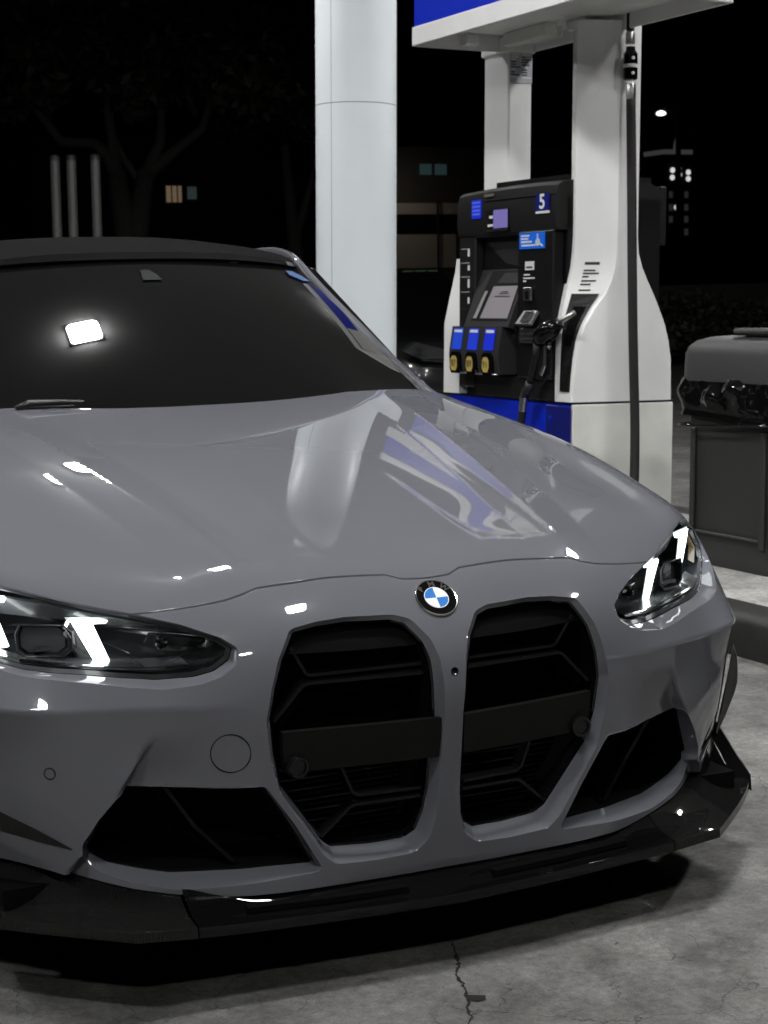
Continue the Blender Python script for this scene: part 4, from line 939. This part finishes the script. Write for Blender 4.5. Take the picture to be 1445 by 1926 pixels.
# ---------------- headlamps
_rb=LMP;_K=np.sqrt(((_rb[:,None,:2]-_rb[None,:,:2])**2).sum(-1))
_w=np.linalg.solve(np.block([[_K+np.eye(len(_rb))*1e-3,np.ones((len(_rb),1))],[np.ones((1,len(_rb))),np.zeros((1,1))]]),np.r_[_rb[:,2],0])
def lamp_rec(u,v):
    d=np.sqrt((np.asarray(u)[:,None]-_rb[:,0])**2+(np.asarray(v)[:,None]-_rb[:,1])**2);return d@_w[:-1]+_w[-1]
def lens_map(u,v):
    p=S(u,v,False);p[:,1]+=lamp_rec(u,v)-.004*0;return p
def make_lamp():
    g=rim('headlight',LMP,LMP_O,M['paint'],CAR,rings=(0,.1,.55,1.0))
    sh=LMP[:,:2]
    panel('lens',sh,[],.012,M['lens'],g,both=False,t=.004,fmap=lens_map)
    b=inner3(LMP);c=b.mean(0)
    # black surround just inside the lens
    T=np.roll(b,-1,0)-np.roll(b,1,0);q=np.stack([-T[:,2],T[:,0]],1);q/=np.linalg.norm(q,axis=1)[:,None]
    i0=b.copy();i0[:,1]+=.006;i1=i0.copy();i1[:,0]+=q[:,0]*.007;i1[:,2]+=q[:,1]*.007;i1[:,1]+=.006
    i2=i1.copy();i2[:,1]+=.05;i2[:,2]=c[2]+(i2[:,2]-c[2])*.97
    i3=i2.copy();i3[:,1]=i2[:,1]+.07;i3[:,2]=c[2]+(i3[:,2]-c[2])*.75;i3[:,0]=c[0]+(i3[:,0]-c[0])*.9
    mb=MB();mb.grid(np.array([i0,i1]),closed=True);mb.build('bezel',M['darkgrey'],g,ang=50)
    mb=MB();mb.grid(np.array([i1,i2,i3]),closed=True);k=mb.n;n=len(b);mb.v.append((c[0],c[1]+.14,c[2]));mb.n+=1
    mb.f+=[(2*n+j,2*n+(j+1)%n,k) for j in range(n)]
    mb.build('housing',M['hl_black'],g,ang=50)
    # grey brow panel along the top and bottom tray
    def strip(name,P,Q,m,th=.004):
        mb=MB();G=np.array([P,Q],float);mb.grid(G);mb.grid(G+np.array([0,.004,th]),flip=True);n=len(P)
        for j in (0,n-1): mb.f.append((j,j+n,j+3*n,j+2*n))
        mb.f+=[(j,j+1,j+1+2*n,j+2*n) for j in range(n-1)]+[(n+j,n+j+1,n+j+1+2*n,n+j+2*n) for j in range(n-1)]
        return mb.build(name,m,g)
    strip('brow',[(.50,.245,.682),(.58,.305,.696),(.67,.385,.712),(.745,.455,.725)],[(.50,.285,.668),(.58,.335,.677),(.67,.405,.685),(.745,.48,.69)],M['darkgrey'])
    strip('tray',[(.46,.205,.606),(.53,.245,.600),(.63,.30,.606),(.735,.37,.615),(.775,.405,.626)],[(.46,.27,.612),(.53,.31,.607),(.63,.36,.611),(.735,.42,.62),(.775,.45,.634)],M['darkgrey'])
    strip('chrome_strip',[(.46,.203,.608),(.53,.243,.603),(.58,.272,.604),(.65,.312,.6095),(.735,.366,.619)],[(.46,.207,.611),(.53,.247,.606),(.58,.276,.607),(.65,.316,.6125),(.735,.37,.622)],M['reflector'],.001)
    # daytime light bars: a long leg with a flag at the top
    def bar7(P):
        a=np.array(P,float);n=len(a);nr=np.array([-.35,-.9,.1]);nr/=np.linalg.norm(nr)
        mb=MB();mb.prism([tuple(p) for p in a],tuple(-nr*.012));mb.build('light_bar',M['drl'],g)
    bar7([(.6385,.352,.689),(.577,.318,.690),(.583,.322,.681),(.604,.335,.680),(.579,.318,.612),(.598,.330,.610),(.627,.346,.668)])
    bar7([(.794,.47,.730),(.738,.437,.726),(.742,.44,.717),(.762,.452,.715),(.738,.432,.635),(.754,.443,.632),(.788,.466,.71)])
    def glow_plate(P):  # larger glowing plate added behind each bar as its soft halo
        a=np.array(P,float);c_=a.mean(0);a=c_+(a-c_)*np.array([1.09,1.09,1.06])+np.array([.0022,.009,0]);mb=MB();mb.prism([tuple(p) for p in a],(.003,.008,0));mb.build('bar_glow_plate',M['drl_glow'],g)
    glow_plate([(.6385,.352,.689),(.577,.318,.690),(.583,.322,.681),(.604,.335,.680),(.579,.318,.612),(.598,.330,.610),(.627,.346,.668)])
    glow_plate([(.794,.47,.730),(.738,.437,.726),(.742,.44,.717),(.762,.452,.715),(.738,.432,.635),(.754,.443,.632),(.788,.466,.71)])
    # blade behind the leg
    mb=MB();mb.prism([(.640,.356,.686),(.652,.365,.660),(.618,.35,.605),(.603,.338,.609)],(.004,.012,0));mb.build('light_guide',M['reflector'],g)
    # projector
    mb=MB()
    oc=[(.036,.026),(.042,.010),(.040,-.016),(.028,-.027),(-.026,-.027),(-.040,-.014),(-.040,.014),(-.028,.026)]
    pc=np.array([.685,.392,.650]);ax=np.array([.24,.0,0]);rows=[]
    for s_,dy in ((1.10,-.012),(1.12,-.016),(1.0,-.014),(.92,.012),(.6,.016)):
        rows.append([(pc[0]+a_*s_,pc[1]+dy+a_*s_*.62,pc[2]+b_*s_) for a_,b_ in oc])
    mb.grid(np.array(rows),closed=True,flip=True);k=mb.n;mb.v.append((pc[0],pc[1]+.014,pc[2]));mb.n+=1
    mb.f+=[(32+j,32+(j+1)%8,k) for j in range(8)]
    mb.build('projector',M['hl_black'],g)
    mb=MB();mb.bar([(pc[0]-.040*1.11,pc[1]-.016-.028,pc[2]+.004),(pc[0]-.028*1.11,pc[1]-.016-.020,pc[2]+.027)],.003,.003,(0,1,0));mb.build('projector_trim',M['reflector'],g)
    mb=MB();mb.bar([(pc[0]+.036*1.11,pc[1]-.016+.024,pc[2]+.027),(pc[0]+.042*1.11,pc[1]-.016+.029,pc[2]+.010)],.003,.003,(0,1,0));mb.build('projector_trim',M['reflector'],g)
    P_=[(pc[0]+a_*1.115,pc[1]-.0185+a_*1.115*.62,pc[2]+b_*1.115) for a_,b_ in oc];mb=MB();mb.tube(P_+[P_[0]],.0016,6,cap=False);mb.build('projector_ring',M['alloy'],g,smooth=True)
    P_=[(pc[0]+a_*.9,pc[1]-.004+a_*.9*.62,pc[2]+b_*.9) for a_,b_ in oc];mb=MB();mb.prism(P_,(0,.004,0));mb.build('projector_glass',mat('projector glass',(.05,.055,.058),.08,coat=1) if 'projector glass' not in bpy.data.materials else bpy.data.materials['projector glass'],g)
    mb=MB();mb.box((pc[0]-.020,pc[1]-.012,pc[2]-.020),(pc[0]+.016,pc[1]+.008,pc[2]-.012));mb.build('projector_led',M['reflector'],g)
    # inner lens cluster toward the grille side
    mb=MB();mb.lathe([(.013,.0),(.014,-.006),(.011,-.008),(.0005,-.003)],18,(.500,.262,.648),(.3,1,0));mb.build('side_lens',M['reflector'],g,ang=40)
    strip('inner_fin',[(.43,.205,.655),(.47,.235,.660),(.52,.262,.664)],[(.43,.235,.635),(.47,.265,.638),(.52,.29,.642)],M['hl_black'])
    strip('amber_strip',[(.795,.448,.655),(.812,.470,.685),(.805,.485,.715)],[(.790,.462,.660),(.806,.482,.686),(.799,.495,.712)],M['amber'],.002)
    return g
lR=make_lamp();mirror_tree(lR,CAR)
# ---------------- emblem, camera, sensors, tow cap
def on_skin(u,v,left=False):
    p=S([abs(u)],[v])[0];n=SN(np.array([abs(u)]),np.array([v]))[0]
    if left: p[0]*=-1;n[0]*=-1
    return Vector(p),Vector(n)
def v_of_y(u,y):
    vg=np.linspace(.40,.75,300);yy=S(np.full(300,u),vg)[:,1];return float(np.interp(y,yy,vg))
p,n=on_skin(0,v_of_y(0,.134));n.x=0;n.normalize()
ex=Vector((1,0,0));ey=n.cross(ex);ey.normalize()
if ey.z<0: ey=-ey
em=MB();em.lathe([(.041,-.004),(.0412,.0025),(.0402,.0036),(.0388,.003),(.0385,.0022),(.0005,.0022)],56,p,n)
emb=em.build('emblem',M['glossblack'],CAR,ang=30)
mb=MB();mb.lathe([(.0413,-.004),(.0416,.0028),(.0408,.0041),(.0392,.0038),(.039,.002)],56,p,n);mb.f=mb.f[:-2];mb.build('emblem_rim',M['chrome'],emb,ang=30)
mb=MB();mb.lathe([(.0243,.0015),(.0243,.0034),(.0229,.0034),(.0229,.0015)],48,p,n);mb.f=mb.f[:-2];mb.build('inner_ring',M['white'],emb,ang=30)
for q in range(4):
    mb=MB();c0=p+n*.0028;ar=[c0]+[c0+(ex*math.cos(a)+ey*math.sin(a))*.0232 for a in np.linspace(q*math.pi/2,(q+1)*math.pi/2,16)]
    mb.prism(ar,tuple(-n*.001));mb.build('roundel_quarter',M['blue'] if q in (1,3) else M['white'],emb)
for ch,a in (('B',138),('M',90),('W',42)):
    t=math.radians(a);rd=ex*math.cos(t)+ey*math.sin(t);tg=rd.cross(n);
    X=Vector((0,0,0))+ (ex*math.sin(t)-ey*math.cos(t))
    text_obj('letter',ch,.0165,M['chrome'],emb,p+n*.0030+rd*.0313,X,rd,bold=.0006,sx=1.1)
p,n=on_skin(0,.362);n.x=0;n.normalize();p=S([0],[v_at(0,.577)])[0]
mb=MB();mb.lathe([(.0075,-.004),(.0075,.001),(.006,.0016),(.005,.0005),(.0005,.0012)],24,p,n);mb.build('front_camera',M['glossblack'],CAR,ang=30)
def ring(name,u,z,r,w,m,left,dep=.0006):
    p,n=on_skin(u,v_at(u,z),left)
    mb=MB();mb.lathe([(r,-.006),(r,dep),(r-w,dep),(r-w,-.006)],48,p,n);mb.f=mb.f[:-2];return mb.build(name,m,CAR,ang=30)
for left in (True,False):
    o=ring('bumper_sensor',.712,.43,.0115,.0022,M['satinblack'],left)
    p,n=on_skin(.712,v_at(.712,.43),left);mb=MB();mb.lathe([(.009,-.003),(.0088,.0012),(.0005,.0016)],24,p,n);mb.build('sensor_face',M['paint'],o,ang=30)
ring('tow_cap',.4178,.462,.0365,.0013,M['deepblack'],True,.0014)
# ---------------- front lip
LIP=[(0,.052,.136),(.15,.060,.137),(.30,.072,.139),(.42,.083,.141),(.50,.088,.145)]
LIPS=[(.503,.088,.145),(.56,.090,.150),(.613,.091,.155),(.68,.150,.155),(.75,.215,.154),(.813,.278,.153),(.868,.338,.154)]
def lip_mesh(name,P,m,sides):
    rows=[]
    for x,y,z in P:
        vb=S([min(x,.84)],[0.0])[0]
        k=sst(np.array([.52]),np.array([.70]),np.array([x]))[0] if sides else 0
        zb=vb[2];yb=vb[1]
        e=.0205
        top=[(x,y,z),(x,y-.001,z+.004),(x,y,z+e-.002),(x,y+.003,z+e)]
        mid=[(x,y+(yb-y)*.45,z+e+.004+.0*k),(x,y+(yb-y)*.72,z+e+.010+k*.006),(x+.0,y+(yb-y)*.9+.012,z+e+.02+(zb-z-e)*(.25+.15*k)),(x,yb+.022,zb+.012)]
        rows.append(top+mid+[(x,yb+.05,zb+.012),(x,yb+.06,z+.01),(x,y+.05,z)])
    mb=MB();mb.grid(np.array(rows),closed=True)
    k=len(rows[0]);n=len(rows);mb.f.append(tuple(range(k)));mb.f.append(tuple((n-1)*k+i for i in range(k))[::-1])
    return mb.build(name,m,CAR,ang=32)
full=[(-x,y,z) for x,y,z in LIP[::-1] if x>0]+LIP
lip=lip_mesh('front_lip',full,M['lipblack'],False);tag(lip,'gloss black middle section of the front lip')
# raised slot pads on top of the lip
for sg in (-1,1):
    mb=MB();mb.bar([(sg*.09,.094,.168),(sg*.25,.100,.171),(sg*.40,.117,.173)],.022,.010,(0,0,1));mb.build('lip_slot',M['deepblack'],lip)
sideR=lip_mesh('lip_corner',LIPS,M['carbon'],True);sideL=mirror_obj(sideR)
def lip_fin(side,sg):
    # upright end blade climbing from the lip tip to the bumper corner
    mb=MB();mb.prism([(.872,.335,.150),(.880,.350,.178),(.846,.455,.302),(.836,.470,.315),(.822,.455,.290),(.838,.405,.225),(.840,.360,.176)],(.008,.010,.0));o=mb.build('end_blade',M['lipblack'],sideR)
    # curved turning vane sweeping from the lip to the body
    G=[]
    for t in np.linspace(0,1,9):
        base=np.array([.69,.262,.186])*(1-t)+np.array([.835,.372,.186])*t
        top=np.array([.70,.292,.236])*(1-t)+np.array([.832,.430,.285])*t
        row=[]
        for s_ in np.linspace(0,1,7):
            p=base*(1-s_)+top*s_;p=p+np.array([-.3,.75,-.4])*(.035*math.sin(math.pi*s_)*(.4+.6*t));row.append(p)
        G.append(row)
    mb2=MB();mb2.grid(np.array(G),flip=True);v2=mb2.build('turning_vane',M['lipblack'],sideR,smooth=True)
    return o,v2
o1,o2=lip_fin(sideR,1)
mirror_obj(o1,parent=sideL);mirror_obj(o2,parent=sideL)
# bumper corner blade and inlet
mb=MB()
bl=[(.868,.40,.466),(.886,.412,.438),(.898,.425,.408),(.901,.43,.375),(.894,.43,.352),(.862,.42,.305),(.832,.41,.268),(.822,.40,.275),(.835,.395,.33),(.850,.395,.40)]
mb.prism(bl,(.012,.018,.002));cb=mb.build('corner_blade',M['satinblack'],CAR);mirror_obj(cb)
def patch(name,L,m,off=.0012,n_=8):
    """thin insert following the skin"""
    A=np.array(L,float);up=A[:len(A)//2];lo=A[len(A)//2:][::-1];G=[]
    for t in np.linspace(0,1,5):
        q=up*(1-t)+lo*t;vv_=np.array([v_at(a,b) for a,b in q]);p=S(q[:,0],vv_);nn_=SN(q[:,0],vv_);G.append(p+nn_*off)
    G=np.array(G);mb=MB();mb.grid(G);o=mb.build(name,m,CAR,smooth=True);return o
pi_=patch('corner_inlet',[(.800,.485),(.794,.44),(.790,.39),(.790,.34),(.826,.34),(.824,.39),(.820,.44),(.812,.49)],M['deepblack']);mirror_obj(pi_)
sl_=patch('side_slit',[(.679,.288),(.733,.321),(.788,.350),(.83,.365),(.83,.318),(.788,.310),(.732,.297),(.680,.286)],M['carbon']);mirror_obj(sl_)
# ---------------- windshield, roof, pillars, wipers
EDGE=np.array([(.70,1.585,.94),(.68,1.67,.996),(.64,1.83,1.094),(.60,1.969,1.185),(.557,2.065,1.272),(.532,2.142,1.334)])
MID=np.array([(0,1.43,.94),(0,1.502,.996),(0,1.635,1.094),(0,1.755,1.185),(0,1.872,1.272),(0,1.985,1.362)])
def interp_rows(A,n):
    s=np.linspace(0,len(A)-1,n);k=np.arange(len(A));Mx=nat_m(k.astype(float));return basis(k.astype(float),Mx,s)@A
_t=np.linspace(0,1,26)[:,None]
mg=MID[0]*(1-_t)+MID[-1]*_t+4*_t*(1-_t)*.030*np.array([0,-.6,.8])
eg=EDGE[0]*(1-_t)+EDGE[-1]*_t+4*_t*(1-_t)*.022*np.array([.1,-.45,.7])
G=[]
for i in range(26):
    row=[]
    for s_ in np.linspace(-1,1,61):
        w=abs(s_)**2.1;p=mg[i]*(1-w)+eg[i]*w;p[0]=s_*eg[i][0];row.append(p)
    G.append(row)
mb=MB();mb.grid(np.array(G));ws=mb.build('windshield',M['glassblack'],CAR,smooth=True)
# roof
RS=[-1,-.93,-.8,-.5,0,.5,.8,.93,1]
ROOF=[ # y centre, z centre, half width, y edge, z edge
 (1.985,1.364,.535,2.145,1.336),(2.03,1.384,.545,2.17,1.346),(2.12,1.407,.565,2.24,1.362),(2.28,1.431,.585,2.36,1.378),(2.5,1.446,.60,2.54,1.384),(2.8,1.45,.60,2.8,1.378),(3.2,1.428,.585,3.2,1.345),(3.6,1.365,.56,3.6,1.28),(4.0,1.255,.55,4.0,1.17),(4.25,1.165,.56,4.25,1.10)]
G=[]
for yc,zc,hw,ye,ze in ROOF:
    row=[]
    for s_ in np.linspace(-1,1,41):
        w=abs(s_)**2.6;row.append((s_*hw,yc+(ye-yc)*abs(s_)**2.2,zc+(ze-zc)*w))
    G.append(row)
mb=MB();mb.grid(np.array(G));roof=mb.build('roof',M['roofblack'],CAR,smooth=True)
# header strip between glass and roof
mb=MB();G=[]
for k in (0,1):
    row=[]
    yc,zc,hw,ye,ze=ROOF[k]
    for s_ in np.linspace(-1,1,41):
        w=abs(s_)**2.6;row.append((s_*hw,yc+(ye-yc)*abs(s_)**2.2-(.004 if k else .006),zc+(ze-zc)*w+.005))
    G.append(row)
mb.grid(np.array(G));mb.build('roof_header',M['glossblack'],roof,smooth=True)
# pillars
OUTE=np.array([(.81,1.66,.93),(.785,1.78,.988),(.745,1.885,1.056),(.70,1.975,1.137),(.648,2.055,1.215),(.592,2.125,1.296),(.572,2.26,1.362),(.60,2.55,1.388),(.60,2.9,1.372)])
INE=np.array([(.70,1.59,.95),(.685,1.665,.996),(.642,1.825,1.094),(.602,1.965,1.185),(.560,2.062,1.272),(.536,2.140,1.336),(.556,2.24,1.367),(.585,2.53,1.40),(.588,2.9,1.385)])
og=interp_rows(OUTE,40);ig=interp_rows(INE,40);G=[]
for i in range(40):
    a,b=ig[i]+np.array([0,-.004,.004]),og[i];mid=(a+b)/2+np.array([.006,-.004,.014])
    G.append([a-np.array([0,0,.01]),a,a*.7+mid*.3+np.array([0,-.001,.003]),mid,b*.6+mid*.4+np.array([.004,0,.003]),b,b+np.array([.0,.02,-.03])])
mb=MB();mb.grid(np.array(G));pl=mb.build('windshield_pillar',M['paint'],CAR,smooth=True)
mb=MB();mb.tube([tuple(ig[i]+np.array([.004,-.008,.006])) for i in range(0,26)],.007,8);sealr=mb.build('pillar_seal',M['satinblack'],pl,smooth=True)
plL=mirror_obj(pl);mirror_obj(sealr,parent=plL)
# side glass and lower body shell (mostly hidden)
mb=MB();mb.prism([(.80,1.80,.97),(.60,2.16,1.335),(.612,2.5,1.38),(.615,2.9,1.372),(.60,3.3,1.30),(.79,3.75,1.02),(.82,2.7,.985)],(-.02,0,0));sg_=mb.build('side_window',M['glassblack'],CAR);mirror_obj(sg_)
ys=[1.235,1.3,1.56,1.8,2.4,3.0,3.35];G=[]
for y in ys:
    kz=np.interp(y,[1.2,1.56,1.9,2.4],[.16,.10,.045,.0]);G.append([(.86,y,.20),(.915,y,.26),(.925,y,.45),(.945,y,.62),(.935,y,.78-kz*.6),(.90,y,.88-kz),(.83,y,.94-kz)])
mb=MB();mb.grid(np.array(G));bs=mb.build('door_panel',M['paint'],CAR,smooth=True);mirror_obj(bs)
G=[]
for y,wd,zt in ((3.35,.945,.97),(3.7,.955,.985),(4.1,.945,1.02),(4.4,.91,1.05),(4.62,.84,1.06),(4.72,.78,.9),(4.76,.74,.6),(4.72,.74,.35)):
    G.append([(.0,y,zt+.06 if y<4.65 else zt),(wd*.6,y,zt+.05 if y<4.65 else zt),(wd*.86,y,zt),(wd*.97,y,zt-.14),(wd,y,min(.74,zt)-.02),(wd*.985,y,min(.70,zt)-.02)])
mb=MB();mb.grid(np.array(G));rb=mb.build('rear_quarter',M['paint'],CAR,smooth=True);mirror_obj(rb)
mb=MB();mb.box((-.80,.30,.17),(.80,4.6,.215));mb.build('underbody',M['deepblack'],CAR)
mb=MB();mb.box((-.66,1.20,.215),(.66,1.24,.80));mb.build('bulkhead',M['deepblack'],CAR)
# wipers
def wiper(P,tip,nm='wiper'):
    mb=MB();mb.tube(P,[.011,.010,.007,.006,.005][:len(P)],8);w=mb.build(nm,M['satinblack'],CAR,smooth=True)
    mb=MB();mb.bar([P[0],tip],.006,.016,(0,-.55,.8));mb.build('wiper_blade',M['rubber'],w)
wiper([(-.46,1.535,.996),(-.43,1.535,1.010),(-.35,1.535,1.010),(-.25,1.53,1.004),(-.1,1.52,.997)],(.05,1.51,.992))
wiper([(.085,1.528,1.002),(.11,1.528,1.014),(.18,1.530,1.016),(.26,1.534,1.009),(.36,1.545,1.001)],(.42,1.56,.998))
# rain sensor housing behind the glass top and a small sticker in the corner
mb=MB();q=lambda a,b:tuple(mg[b]*(1-abs(a)**2.2)+eg[b]*abs(a)**2.2*np.array([0,1,1])+np.array([a*eg[b][0],-.004,.003]))
mb.prism([q(-.035,21),q(.06,21),q(.05,22),q(.02,23),q(-.025,23)],(0,.002,-.0015));mb.build('sensor_housing',mat('sensor grey',(.010,.0115,.0125),.5,spec=.1),ws)
mb=MB();mb.prism([q(.87,23),q(.93,22),q(.985,22),q(.97,23),q(.93,24),q(.88,24)],(0,.002,-.0015));mb.build('sticker',mat('sticker blue',srgb(70,95,140),.4),ws)
# wheels
M['rimdark']=mat('rim dark',(.02,.02,.022),.35,metal=.6)
def wheel(x,y,sg):
    mb=MB();mb.lathe([(.235,-.13),(.30,-.135),(.335,-.11),(.345,0),(.335,.11),(.30,.135),(.245,.13),(.235,.12)],48,(x,y,.345),(sg,0,0));mb.f=mb.f[:-2]
    w=mb.build('wheel',M['rubber'],CAR,ang=40)
    mb=MB();mb.lathe([(.236,-.12),(.236,.05),(.246,.128),(.236,.128),(.222,.06),(.215,-.06),(.001,-.06)],40,(x,y,.345),(sg,0,0));rm=mb.build('rim',M['rimdark'],w,ang=40)
    for k in range(5):
        for d in (-.13,.13):
            a=2*math.pi*k/5+.3;mb=MB()
            mb.bar([(x+sg*.075,y+.045*math.cos(a+d*2),.345+.045*math.sin(a+d*2)),(x+sg*.090,y+.14*math.cos(a+d*.9),.345+.14*math.sin(a+d*.9)),(x+sg*.112,y+.236*math.cos(a+d),.345+.236*math.sin(a+d))],.022,.03,(1,0,0));mb.build('spoke',M['alloy'],rm)
    mb=MB();mb.lathe([(.065,.02),(.065,.085),(.03,.095),(.001,.095)],24,(x,y,.345),(sg,0,0));mb.build('hub',M['alloy'],rm,ang=40)
for x,sg in ((.772,1),(-.772,-1)):
    wheel(x,.875,sg);wheel(x,3.73,sg)
# rolled wheel-arch lips over the front wheels
for sg in (-1,1):
    G=[]
    for a in np.linspace(math.radians(8),math.radians(150),40):
        c,s_=math.cos(a),math.sin(a);row=[]
        for r_,dx in ((.385,-.012),(.383,.006),(.375,.013),(.362,.012),(.352,.004),(.350,-.03)):
            y=.875+r_*c;z=.335+r_*s_;xb=np.interp(y,[.50,.62,.78,.9,1.05,1.25],[.862,.888,.915,.922,.922,.925])
            row.append((sg*(xb+dx),y,z))
        G.append(row)
    mb=MB();mb.grid(np.array(G),flip=(sg<0));mb.build('wheel_arch',M['paint'],CAR,smooth=True)
